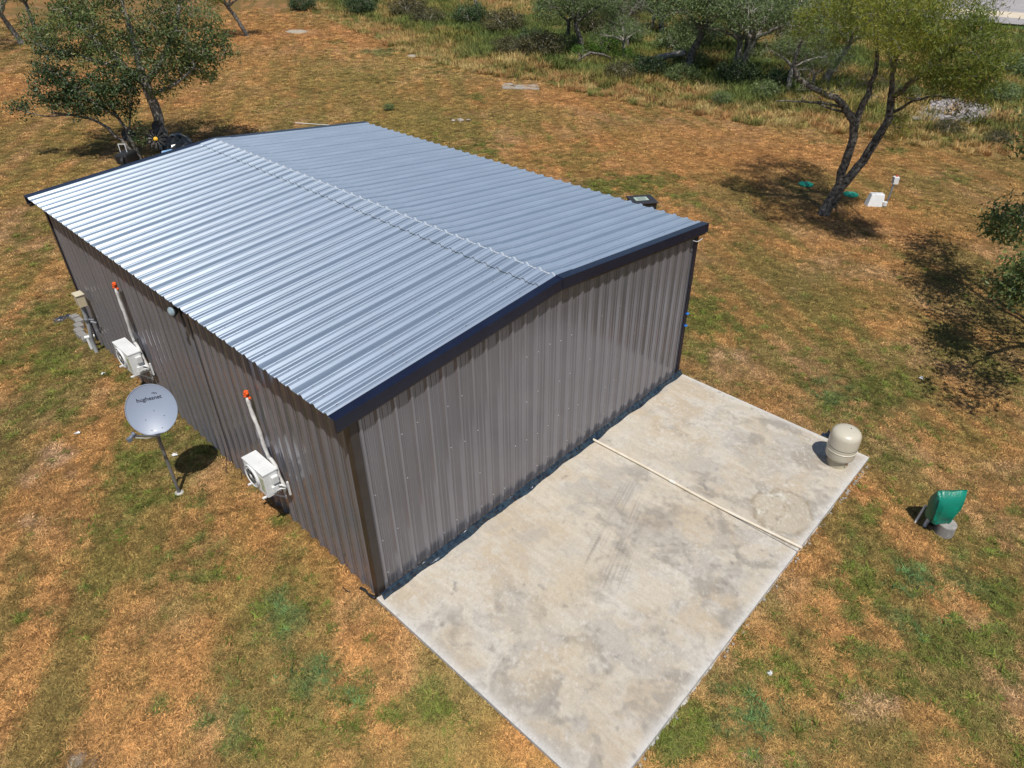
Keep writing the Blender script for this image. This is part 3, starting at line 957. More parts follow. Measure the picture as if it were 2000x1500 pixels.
# ------------------------------------------------------------------ trees
def bark_mat(name, dark, pale, amt=0.5):
    m, t, b = new_mat(name)
    n1 = noise(t, 9, 6, 0.7)
    c = ramp(t, n1, [(0.40-0.1*amt, dark), (0.72-0.2*amt, pale)])
    v = N(t, 'ShaderNodeAttribute', attribute_name='thin')
    c = mixc(t, c, pale, v.outputs['Fac'])
    t.links.new(c, b.inputs['Base Color'])
    b.inputs['Roughness'].default_value = 0.9
    b.inputs['Specular IOR Level'].default_value = 0.2
    bump(t, b, noise(t, 22, 6, 0.8), 0.9, 0.05)
    return m
def leaf_mat(name, stops, trans=0.35):
    m, t, b = new_mat(name)
    t.nodes.remove(b)
    v = N(t, 'ShaderNodeAttribute', attribute_name='lv')
    c = ramp(t, v.outputs['Fac'], stops)
    d = N(t, 'ShaderNodeBsdfPrincipled')
    d.inputs['Roughness'].default_value = 0.5
    d.inputs['Specular IOR Level'].default_value = 0.35
    tr = N(t, 'ShaderNodeBsdfTranslucent')
    mx = N(t, 'ShaderNodeMixShader')
    mx.inputs[0].default_value = trans
    t.links.new(c, d.inputs['Base Color'])
    t.links.new(c, tr.inputs['Color'])
    t.links.new(d.outputs[0], mx.inputs[1])
    t.links.new(tr.outputs[0], mx.inputs[2])
    t.links.new(mx.outputs[0], t.nodes['Material Output'].inputs[0])
    return m
def leaf_mesh(centers, per, sig, size, lv, seed, up=0.5):
    R = np.random.default_rng(seed)
    n_ = len(centers)*per
    C = np.repeat(centers, per, 0)+R.normal(0, 1, (n_, 3))*np.array(sig)
    d1 = R.normal(0, 1, (n_, 3))
    d1 /= np.linalg.norm(d1, axis=1)[:, None]
    nr = R.normal(0, 1, (n_, 3))
    nr[:, 2] = np.abs(nr[:, 2])+up
    d2 = np.cross(nr, d1)
    d2 /= np.linalg.norm(d2, axis=1)[:, None]
    L = (size[0]*R.uniform(0.6, 1.3, n_))[:, None]*0.5
    Wd = (size[1]*R.uniform(0.7, 1.2, n_))[:, None]*0.5
    V = np.stack([C-d1*L, C-d2*Wd, C+d1*L, C+d2*Wd], 1).reshape(-1, 3)
    F = np.arange(n_*4).reshape(-1, 4)
    a = np.clip(np.repeat(lv, per)+R.normal(0, 0.16, n_), 0, 1)
    return V, F, np.repeat(a, 4)
def grow(limbs, blobs, ntar, seed, step=0.32, twig=0.008, bare=(), kill=0.0, wob=0.1, wavy=1.0):
    """limbs: list of (points, r0, r1). blobs: (centre, radii, weight). Returns tube chains and leaf centres."""
    R = np.random.default_rng(seed)
    nodes, par, rad = [], [], []
    chains = []
    for pts, r0, r1 in limbs:
        P = np.array(pts, float)
        seg = np.linalg.norm(np.diff(P, axis=0), axis=1)
        L = np.r_[0, np.cumsum(seg)]
        m_ = max(3, int(L[-1]/0.28))
        tt = np.linspace(0, L[-1], m_)
        Q = np.stack([np.interp(tt, L, P[:, i]) for i in range(3)], 1)
        for _ in range(2):
            Q[1:-1] = (Q[:-2]+2*Q[1:-1]+Q[2:])/4
        Q[1:-1] += R.normal(0, 0.025, Q[1:-1].shape)
        rr_ = np.linspace(r0, r1, m_)*(1+R.normal(0, 0.05, m_))
        chains.append((Q, rr_, 0))
        for i in range(m_):
            if i > m_*0.25:
                nodes.append(Q[i])
                rad.append(rr_[i])
    nodes = [np.array(p) for p in nodes]
    base = np.array(nodes)
    T = []
    ws = np.array([b_[2] for b_ in blobs], float)
    ws /= ws.sum()
    for i in range(ntar):
        c, rr_, _w = blobs[R.choice(len(blobs), p=ws)]
        d = R.normal(0, 1, 3)
        d /= np.linalg.norm(d)
        q = R.uniform(0.25, 1.0)**0.45
        T.append(np.array(c)+d*np.array(rr_)*q*R.uniform(0.9, 1.1))
    T = np.array(T)
    dd = np.array([np.min(np.linalg.norm(base-p, axis=1)) for p in T])
    T = T[np.argsort(dd)]
    NA = np.array(nodes)
    NR = np.array(rad)
    tips = []
    for p in T:
        d = np.linalg.norm(NA-p, axis=1)+np.clip(NA[:, 2]-p[2], 0, 9)*0.25
        j = int(np.argmin(d+np.where(NR < twig*1.5, 0.25, 0)))
        a = NA[j]
        L = np.linalg.norm(p-a)
        if L < 0.12:
            tips.append(p)
            continue
        m_ = max(3, int(L/step)+2)
        tt = np.linspace(0, 1, m_)[:, None]
        Q = a*(1-tt)+p*tt
        Q += np.sin(tt*math.pi)*np.array([0, 0, 1])*L*R.uniform(-0.02, 0.16)
        jig = R.normal(0, wob*L*0.35+0.012, Q.shape)*wavy
        jig[0] = 0
        Q += jig*np.minimum(tt*3, 1)*0.8
        r0 = min(NR[j]*0.75, twig+0.011*L)
        rr_ = np.linspace(r0, twig*0.45, m_)
        chains.append((Q, rr_, 1))
        NA = np.vstack([NA, Q[1:]])
        NR = np.r_[NR, rr_[1:]]
        tips.append(p)
        if m_ > 3 and L > 0.5:
            tips.append(Q[-2])
    return chains, np.array(tips)
def tree_meshes(name, limbs, blobs, ntar, seed, bark, leafm, per, sig, size, kill=None, **kw):
    chains, tips = grow(limbs, blobs, ntar, seed, **kw)
    V, F, A = [], [], []
    off = 0
    for Q, rr_, thin in chains:
        n_ = 8 if rr_[0] > 0.06 else (5 if rr_[0] > 0.02 else 3)
        mb = MB()
        mb.tube(Q, list(rr_), n_, cap=False)
        V.append(np.array(mb.v))
        F.append(np.array(mb.f)+off)
        A.append(np.full(len(mb.v), 0.0 if rr_[0] > 0.035 else 0.85))
        off += len(mb.v)
    tm = fast_mesh(name+'_trunk', np.vstack(V), np.vstack(F), {'thin': ('POINT', 'FLOAT', np.concatenate(A))})
    tm.shade_smooth()
    tm.materials.append(bark)
    R = np.random.default_rng(seed+5)
    keep = R.uniform(0, 1, len(tips)) > (kill(tips) if kill is not None else 0.0)
    tips = tips[keep]
    lv = np.clip(fbm(tips[:, 0]*0.8+tips[:, 2], tips[:, 1]*0.8, seed)+R.normal(0, 0.08, len(tips)), 0, 1)
    Vl, Fl, Al = leaf_mesh(tips, per, sig, size, lv, seed+1)
    cm = fast_mesh(name+'_crown', Vl, Fl, {'lv': ('POINT', 'FLOAT', Al)})
    cm.materials.append(leafm)
    return tm, cm
def tree(name, label, loc, meshes, rot=0.0, scl=1.0, group=None, cat='tree'):
    r_ = thing(name, label, cat, (0, 0, 0), group)
    for nm, me in (('trunk', meshes[0]), ('crown', meshes[1])):
        if len(me.vertices) == 0:
            continue
        o = bpy.data.objects.new(nm, me)
        COL.objects.link(o)
        o.parent = r_
    r_.location = loc
    r_.rotation_euler = (0, 0, rot)
    r_.scale = (scl, scl, scl) if not hasattr(scl, '__len__') else scl
    return r_
bark_dark = bark_mat('mesquite_bark', (0.035, 0.028, 0.024), (0.30, 0.28, 0.25), 0.15)
bark_grey = bark_mat('grey_bark', (0.075, 0.065, 0.055), (0.40, 0.37, 0.33), 0.6)
leaf_broad = leaf_mat('broad_green_leaf', [(0.0, (0.065, 0.095, 0.038)), (0.5, (0.125, 0.175, 0.06)), (0.85, (0.20, 0.25, 0.075)), (1.0, (0.32, 0.31, 0.09))], 0.45)
leaf_dark = leaf_mat('dark_oval_leaf', [(0.0, (0.025, 0.045, 0.018)), (0.6, (0.05, 0.085, 0.03)), (1.0, (0.10, 0.14, 0.05))], 0.2)
leaf_mesq = leaf_mat('feathery_leaf', [(0.0, (0.07, 0.11, 0.02)), (0.45, (0.15, 0.19, 0.028)), (1.0, (0.31, 0.29, 0.04))], 0.4)
leaf_scrub = leaf_mat('scrub_leaf', [(0.0, (0.07, 0.10, 0.042)), (0.5, (0.125, 0.175, 0.065)), (1.0, (0.21, 0.26, 0.09))], 0.35)

# big tree behind the back left of the building
lim = [([(8.80, 28.0, -0.2), (8.86, 27.95, 0.8), (8.88, 27.9, 2.1), (8.78, 28.0, 2.9)], 0.27, 0.20),
       ([(8.78, 28.0, 2.8), (8.2, 28.5, 3.7), (7.5, 29.3, 4.8), (7.0, 29.9, 6.0)], 0.17, 0.07),
       ([(8.80, 28.0, 2.8), (9.6, 27.3, 3.9), (10.3, 26.7, 5.2), (10.6, 26.4, 6.4)], 0.16, 0.06),
       ([(8.78, 28.0, 2.9), (8.9, 28.3, 4.6), (9.0, 28.6, 6.6)], 0.16, 0.06),
       ([(8.85, 27.95, 2.4), (9.5, 26.6, 2.9), (10.2, 25.9, 3.6)], 0.09, 0.04),
       ([(8.3, 28.4, 3.5), (7.0, 29.2, 4.0), (5.9, 30.3, 4.4)], 0.10, 0.04)]
blobs = [((8.6, 28.2, 5.7), (2.6, 2.6, 1.7), 5), ((6.9, 30.0, 4.9), (1.7, 1.8, 1.1), 2.6), ((10.6, 26.2, 5.0), (1.5, 1.5, 1.5), 2.4),
         ((9.8, 27.3, 3.6), (1.3, 1.3, 0.7), 1.3), ((9.0, 28.0, 7.2), (2.8, 2.8, 1.3), 2.5), ((7.4, 29.0, 6.6), (1.9, 1.9, 1.2), 1.5), ((11.2, 25.6, 4.4), (0.8, 0.8, 0.8), .8), ((8.9, 27.6, 4.1), (2.4, 2.4, 0.9), 3.5), ((10.5, 26.4, 3.5), (1.0, 1.0, .7), 1.4), ((9.4, 27.2, 2.7), (.7, .7, .4), .5)]
tree('broadleaf_tree', 'large grey trunked tree with dense broad leaves behind the far corner of the roof', (0, 0, 0),
     tree_meshes('broadleaf_tree', lim, blobs, 1050, 11, bark_grey, leaf_broad, 21, (0.18, 0.18, 0.13), (0.16, 0.065), twig=0.018, wob=0.15))
lim = [([(7.33, 27.1, -0.2), (7.0, 27.5, 0.75), (6.4, 28.15, 1.7), (5.9, 28.8, 1.85), (5.2, 29.5, 1.95)], 0.085, 0.045),
       ([(5.9, 28.8, 1.85), (5.18, 29.5, 1.75), (4.3, 30.5, 2.05)], 0.045, 0.018),
       ([(7.36, 27.15, -0.2), (7.25, 27.3, 1.2), (6.95, 27.6, 2.4), (6.6, 28.0, 3.3)], 0.095, 0.04),
       ([(7.1, 27.45, 1.7), (6.2, 28.3, 2.8), (5.6, 28.9, 3.6)], 0.06, 0.03),
       ([(7.25, 27.3, 1.1), (7.5, 26.9, 2.2), (7.7, 26.7, 2.8)], 0.05, 0.02)]
blobs = [((6.4, 28.2, 2.6), (1.2, 1.3, 0.85), 4), ((5.5, 29.1, 3.0), (1.0, 1.1, 0.9), 2.5), ((7.4, 27.1, 2.7), (0.7, 0.8, 0.8), 2), ((4.3, 30.5, 2.1), (0.4, 0.5, 0.35), .5), ((5.9, 28.7, 3.9), (1.2, 1.2, .8), 1.5), ((7.5, 26.9, 1.2), (0.25, 0.25, 0.5), .3), ((7.3, 27.1, 3.3), (1.0, 1.0, .6), 2)]
tree('leaning_tree', 'small dark leaved tree leaning left beside the large grey trunk', (0, 0, 0),
     tree_meshes('leaning_tree', lim, blobs, 420, 12, bark_dark, leaf_dark, 24, (0.14, 0.14, 0.11), (0.13, 0.07)))

# mesquite right of the building
lim = [([(22.32, 1.98, -0.25), (22.42, 1.85, 0.5), (22.57, 1.70, 1.0)], 0.25, 0.21),
       ([(22.57, 1.72, 0.9), (22.54, 1.72, 1.86), (22.60, 1.66, 2.6), (22.59, 1.67, 3.14), (22.40, 1.92, 3.6)], 0.17, 0.14),
       ([(22.42, 1.88, 3.5), (22.1, 2.22, 4.09), (21.53, 2.87, 4.36), (21.01, 3.45, 4.65), (20.79, 3.7, 5.0), (20.9, 3.6, 5.9)], 0.13, 0.04),
       ([(22.55, 1.70, 3.1), (22.62, 1.65, 4.01), (22.75, 1.50, 5.34), (22.3, 2.0, 6.6)], 0.13, 0.05),
       ([(22.57, 1.70, 0.95), (22.83, 1.4, 1.49), (23.06, 1.14, 2.43), (23.35, 0.82, 3.6), (23.2, 1.0, 4.36)], 0.17, 0.12),
       ([(23.2, 1.0, 4.3), (22.9, 1.1, 5.4), (22.2, 0.9, 6.4), (21.4, 0.7, 7.3)], 0.10, 0.04),
       ([(23.25, 0.95, 4.2), (22.5, 0.2, 5.0), (21.3, -0.7, 5.9), (20.0, -1.6, 6.6)], 0.10, 0.035),
       ([(22.9, 1.1, 5.2), (23.8, 1.9, 6.3), (24.6, 2.7, 7.2)], 0.07, 0.03),
       ([(23.38, 0.80, 3.7), (23.1, 0.2, 4.2), (22.4, -0.5, 4.6), (21.4, -1.4, 4.8)], 0.06, 0.02),
       ([(22.3, 2.1, 3.8), (21.3, 3.1, 4.05), (20.6, 3.95, 4.0)], 0.055, 0.02),
       ([(22.45, 1.9, 3.55), (21.9, 2.5, 3.8), (21.5, 2.9, 4.0)], 0.06, 0.025)]
blobs = [((21.6, 0.6, 7.2), (2.3, 2.2, 1.1), 4.5), ((19.9, -1.6, 6.2), (1.3, 1.2, 1.2), 3.6), ((20.0, -1.7, 5.0), (1.0, 0.9, 0.8), 1.9), ((24.0, 2.6, 7.2), (2.0, 2.0, 1.0), 3.2),
         ((21.3, 3.2, 6.4), (1.0, 1.0, 0.8), 1.5), ((22.2, 0.4, 5.5), (1.4, 1.2, 0.9), 1.4), ((19.2, 0.3, 7.0), (1.3, 1.4, 0.9), 1.6), ((23.6, 0.6, 3.2), (0.5, 0.5, 0.5), .25)]
def killm(p):     # bare, dead twigs low on the left side of the crown
    s_ = (p[:, 0]-22.9)*0.66-(p[:, 1]-1.2)*0.75
    return np.clip(np.where((p[:, 2] < 5.3) & (s_ < 0.7), 0.85, 0.0)+np.where((p[:, 2] < 6.0) & (s_ < -1), 0.4, 0), 0, 0.95)
ms_ = tree_meshes('mesquite', lim, blobs+[((21.6, 2.8, 4.7), (1.2, 1.2, 0.6), 3.6), ((22.9, 1.3, 4.6), (1.3, 1.3, .6), 1.4)], 1150, 21, bark_dark, leaf_mesq, 50, (0.17, 0.17, 0.13), (0.16, 0.026), kill=killm, wob=0.16, twig=0.015)
tree('mesquite_tree', 'forked mesquite with two dark leaning trunks and feathery yellow green crown', (0, 0, 0), ms_)

# tree whose left edge reaches into the right side of the frame
lim = [([(17.0, -8.9, -0.2), (16.9, -8.6, 1.6), (16.6, -7.9, 3.2)], 0.22, 0.15),
       ([(16.7, -8.1, 2.8), (15.2, -7.4, 3.9), (13.2, -7.1, 4.4)], 0.10, 0.03),
       ([(16.7, -8.1, 2.8), (17.9, -6.4, 3.9), (19.6, -4.8, 4.6)], 0.10, 0.03),
       ([(16.6, -7.9, 3.0), (17.2, -6.9, 5.2), (17.9, -5.9, 6.8)], 0.11, 0.03),
       ([(17.4, -7.1, 3.4), (18.0, -5.6, 3.1), (18.5, -4.7, 2.6)], 0.05, 0.02),
       ([(16.0, -7.7, 3.2), (15.5, -6.5, 2.8), (15.0, -5.7, 2.3)], 0.05, 0.02)]
blobs = [((17.3, -6.0, 4.9), (2.5, 1.4, 1.1), 4.5), ((14.3, -7.1, 4.6), (2.3, 1.3, 1.0), 3), ((19.8, -4.4, 4.8), (1.4, 1.0, 0.9), 2), ((18.55, -4.35, 2.4), (.8, .5, .55), 2.2), ((15.05, -5.45, 2.3), (.7, .42, .5), 1.8), ((12.0, -7.2, 4.5), (1.4, 0.9, 0.7), 1.2), ((17.8, -5.6, 7.0), (2.0, 0.9, 0.8), 1.6), ((20.4, -4.6, 6.6), (1.2, .8, .6), .7)]
tree('edge_tree', 'bright green leafy branches reaching in at the right edge of the photo', (0, 0, 0),
     tree_meshes('edge_tree', lim, blobs, 520, 31, bark_grey, leaf_broad, 20, (0.19, 0.19, 0.14), (0.15, 0.07)))

# generic wild trees, shared meshes
def variant(seed, spread, h, lean, bark, leafm, ntar, per, bare=0.15, size=(0.17, 0.05)):
    R = np.random.default_rng(seed)
    lim = []
    top = np.array([lean, 0, h*0.42])
    lim.append(([(0, 0, -0.3), (lean*0.4, 0.1, h*0.2), tuple(top)], 0.20, 0.14))
    bl = [((lean, 0, h*0.78), (spread*0.6, spread*0.6, h*0.2), 2)]
    for k in range(5):
        a = k*2*math.pi/5+R.uniform(-.4, .4)
        L = spread*R.uniform(0.5, 0.8)
        e = top+np.array([math.cos(a)*L, math.sin(a)*L, h*R.uniform(0.15, 0.4)])
        m_ = (top+e)/2+np.array([0, 0, h*R.uniform(-.02, .08)])
        lim.append(([tuple(top), tuple(m_), tuple(e)], 0.10, 0.03))
        bl.append((tuple(e), (spread*0.36, spread*0.36, h*0.17), R.uniform(0.6, 1.3)))
    return tree_meshes('wild', lim, bl, int(ntar*1.3), seed, bark, leafm, per, (0.22, 0.22, 0.17), size, kill=lambda p: np.full(len(p), bare), wob=0.14, twig=0.012)
VA = variant(41, 2.7, 5.0, 0.6, bark_dark, leaf_scrub, 260, 40)
VB = variant(42, 3.2, 4.6, -0.8, bark_grey, leaf_scrub, 280, 36, 0.35)
VC = variant(43, 2.4, 5.6, 1.2, bark_dark, leaf_mesq, 230, 40, 0.3)
VD = variant(44, 3.4, 4.2, 0.2, bark_grey, leaf_scrub, 300, 30, 0.6)
VE = variant(45, 2.6, 5.0, 0.8, bark_dark, leaf_scrub, 200, 14, 0.7)
g = 'wild trees beyond the mown edge'
for nm, lab, (x_, y_), V_, rot, s_ in [
    ('wild_tree', 'grey trunked tree leaning left over the dark bush, bright green crown', (42.4, 30.0), VA, 2.6, 1.2),
    ('wild_tree', 'dark V shaped tree behind the leaning grey trunk', (52.8, 37.4), VE, 0.4, 0.95),
    ('wild_tree', 'thin crooked tree right of the dark V shaped tree', (48.0, 29.6), VE, 2.2, 0.9),
    ('wild_tree', 'wide crowned dark trunk tree above the leaning grey log', (41.5, 20.2), VA, 5.2, 1.45),
    ('wild_tree', 'dense grey twigged tree just right of the wide crowned tree', (42.5, 16.5), VB, 1.0, 1.45),
    ('wild_tree', 'grey twiggy tree behind the crown of the forked mesquite', (45.0, 11.8), VB, 2.0, 1.4),
    ('wild_tree', 'bare armed dark double trunk tree at the top centre', (50.1, 49.8), VE, 1.2, 1.05),
    ('wild_tree', 'dark low forked tree near the top edge left of the double trunk', (50.2, 61.4), VE, 3.9, 1.0),
    ('wild_tree', 'slim dark trunk cut by the top edge above the straw grass', (48.5, 69.0), VC, 0.2, 1.1),
    ('wild_tree', 'green crown left of the leaning grey trunk tree', (44.5, 33.5), VA, 4.0, 1.0),
    ('wild_tree', 'green tree at the top edge between two dark trunks', (56.0, 31.5), VA, 1.7, 1.4),
    ('wild_tree', 'pale green tree at the top edge over the thicket', (52.5, 21.0), VC, 3.0, 1.5),
    ('wild_tree', 'bushy tree at the top edge left of the forked mesquite crown', (53.0, 14.8), VB, 5.1, 1.5),
    ('wild_tree', 'grey twiggy tree between the wide crowned tree and the mesquite', (44.5, 18.0), VD, 4.2, 1.3),
    ('wild_tree', 'low dense green tree hugging the left side of the mesquite crown', (41.0, 12.2), VD, 0.7, 0.95),
    ('wild_tree', 'farthest green tree above the thicket near the top edge', (62.0, 27.0), VA, 0.9, 1.3),
]:
    tree(nm, lab, (x_, y_, -0.1), V_, rot, s_, g)
tree('far_tree', 'single leaning tree with its own shadow on the orange lawn at the top left', (29.0, 57.3, -0.1), VC, 2.75, 1.0)
tree('far_tree', 'pale trunked tree partly hidden by the left edge', (13.9, 66.0, -0.1), VB, 0.5, 1.2)
tree('far_tree', 'slender tree standing just behind the pale trunked tree at top left', (16.5, 70.5, -0.1), VC, 1.5, 1.0)
tree('far_tree', 'tree outside the left edge whose shadow lies on the lawn', (2.2, 40.5, -0.1), VA, 0.5, 0.8)

# shrubs
def shrub_mesh(seed, leafm, rx, h, ntar=70, per=26):
    lim = [([(0, 0, -0.1), (0.1*k, 0.1*(k-1), h*0.4), (math.cos(k*2)*rx*0.5, math.sin(k*2)*rx*0.5, h*0.7)], 0.03, 0.012) for k in range(3)]
    return tree_meshes('shrub', lim, [((0, 0, h*0.5), (rx, rx, h*0.5), 1)], ntar, seed, bark_grey, leafm, per, (0.13, 0.13, 0.11), (0.14, 0.045), twig=0.007)
leaf_bright = leaf_mat('bright_shrub_leaf', [(0.0, (0.07, 0.14, 0.02)), (1.0, (0.17, 0.30, 0.05))], 0.35)
leaf_brown = leaf_mat('brown_olive_leaf', [(0.0, (0.05, 0.045, 0.02)), (1.0, (0.14, 0.13, 0.05))], 0.2)
S1 = shrub_mesh(61, leaf_bright, 1.2, 1.5, 120, 34)
S2 = shrub_mesh(62, leaf_dark, 1.1, 1.1, 120, 34)
S3 = shrub_mesh(63, leaf_brown, 1.3, 1.2, 120, 34)
S4 = shrub_mesh(64, leaf_scrub, 0.9, 1.0, 90, 30)
gs = 'shrubs in the rough grass'
for lab, (x_, y_), V_, s_ in [
    ('bright green shrub under the leaning grey trunk', (43.2, 28.6), S1, 1.15),
    ('smaller bright green shrub left of the fallen arched branch', (41.0, 29.4), S1, 0.7),
    ('bright green shrub right of the fallen arched branch', (42.6, 25.9), S1, 0.7),
    ('large dark bush left of the leaning grey trunk', (39.6, 31.9), S3, 1.5),
    ('dark bush in front of the large dark bush', (38.4, 33.8), S3, 1.2),
    ('dark green bush at the left end of the dark bushes', (41.2, 34.2), S2, 1.5),
    ('round brown bush by the straw grass below the thicket', (37.3, 22.6), S3, 0.9),
    ('dark green shrub below the wide crowned tree', (39.6, 21.8), S2, 1.2),
    ('low green shrub at the foot of the dark wide crowned trunk', (39.2, 19.0), S4, 1.2),
    ('small round green shrub beside the mown edge', (35.6, 13.9), S4, 0.75),
    ('green shrub right of the small round shrub', (38.6, 12.6), S4, 1.1),
    ('dark green bush under the grey twigged tree', (41.0, 15.9), S2, 1.4),
    ('dark green bush behind the forked mesquite trunk', (42.0, 13.2), S2, 1.2),
    ('brown bush near the top centre left of the green crown', (46.4, 42.8), S3, 1.6),
    ('dark bush under the bare double trunk tree', (48.0, 49.0), S2, 1.7),
    ('olive bush left of the bare double trunk tree', (45.0, 51.8), S3, 1.4),
    ('dark bush near the top edge at left of the straw grass', (45.6, 63.6), S2, 1.6),
    ('olive bush at the top edge above the straw grass', (47.5, 58.0), S3, 1.6),
    ('small dark green bush at the corner of the straw grass', (42.6, 70.0), S2, 1.5),
    ('green bush right of the dry wash', (47.6, 1.8), S4, 1.3),
    ('low green bush in the dry wash', (44.4, 6.2), S4, 1.0),
    ('rusty brown bush left of the dry wash near the right edge', (38.3, 2.0), S3, 0.6),
    ('round dark bush near the right edge above the mown lawn', (37.9, -0.4), S3, 0.55),
    ('green bush farther up the right edge', (58.0, 3.6), S4, 1.6),
    ('small green seedling tuft beyond the roof, left of the debris', (20.9, 26.8), S4, 0.35),
]:
    tree('shrub', lab, (x_, y_, -0.08), V_, random.uniform(0, 6), s_, gs, 'shrub')
for k in range(22):
    x_, y_ = 40+random.uniform(2, 30), 0
    y_ = random.uniform(4, 30)+(x_-40)*0.75
    tree('shrub', 'olive scrub bush in the crowded thicket along the top of the photo', (x_, y_, -0.08), [S4, S3, VD, S4][k % 4], random.uniform(0, 6), random.uniform(1.2, 2.0)*(0.45 if k % 4 == 2 else 1), 'scrub bushes of the thicket', 'shrub')
def branch(label, pts, r0, r1, twigs=0, bark=None):
    m = MB()
    n_ = len(pts)
    m.tube(pts, [r0+(r1-r0)*i/(n_-1) for i in range(n_)], 8)
    for k in range(twigs):
        i = random.randrange(1, n_)
        p = Vector(pts[i])
        d = Vector((random.uniform(-1, 1), random.uniform(-1, 1), random.uniform(-.1, .9)))*random.uniform(0.3, 1.0)
        m.tube([p, p+d*0.5+Vector((0, 0, .06)), p+d], [r1*0.8, r1*0.5, r1*0.25], 4)
    o = m.build('fallen_branch', bark or bark_dark, smooth=True)
    tag(o, label, 'branch')
branch('thick grey log leaning on the wide crowned tree', [(44.6, 25.4, -0.1), (43.6, 23.6, 0.5), (42.4, 21.6, 1.1), (41.6, 20.4, 1.4)], 0.26, 0.18, 0, bark_grey)
branch('dark fallen branch arching over the grass', [(38.9, 28.2, -0.05), (39.4, 27.8, 0.45), (40.2, 27.6, 0.75), (41.2, 27.1, 0.55), (42.2, 26.7, 0.1)], 0.11, 0.07, 5)
branch('pale dead branch lying at the right edge by the green grass', [(51.5, 1.2, 0.5), (50.6, 0.2, 0.7), (50.2, -0.6, 0.6), (49.4, -1.6, 0.7)], 0.05, 0.03, 6, bark_grey)
# dry wash: grey stones
wash = simple('wash_gravel', (0.40, 0.37, 0.37), 0.95, 0, (0.24, 0.22, 0.22), 1.5, 0.02)
vs = []
for k in range(40):
    a = 2*math.pi*k/40
    q = 1+0.25*math.sin(a*3)+random.uniform(-.12, .12)
    vs.append((43.5+3.4*q*math.cos(a)+0.2*math.sin(a), 3.0+1.9*q*math.sin(a), 0.10))
m = MB()
m.add(vs, [tuple(range(40))])
tag(m.build('dry_wash', wash), kind='structure')
m = MB()
for k in range(420):
    a, q = random.uniform(0, 6.28), math.sqrt(random.random())
    c = (43.5+3.6*q*math.cos(a), 3.0+2.0*q*math.sin(a), 0.1)
    s_ = random.uniform(0.06, 0.22)
    m.box(c, (s_, s_*random.uniform(.6, 1), s_*0.6), Matrix.Rotation(random.uniform(0, 3), 3, Vector((random.random(), random.random(), 1)).normalized()))
tag(m.build('wash_stones', wash), 'grey broken stones lying in the dry wash', 'stones', None, 'stuff')
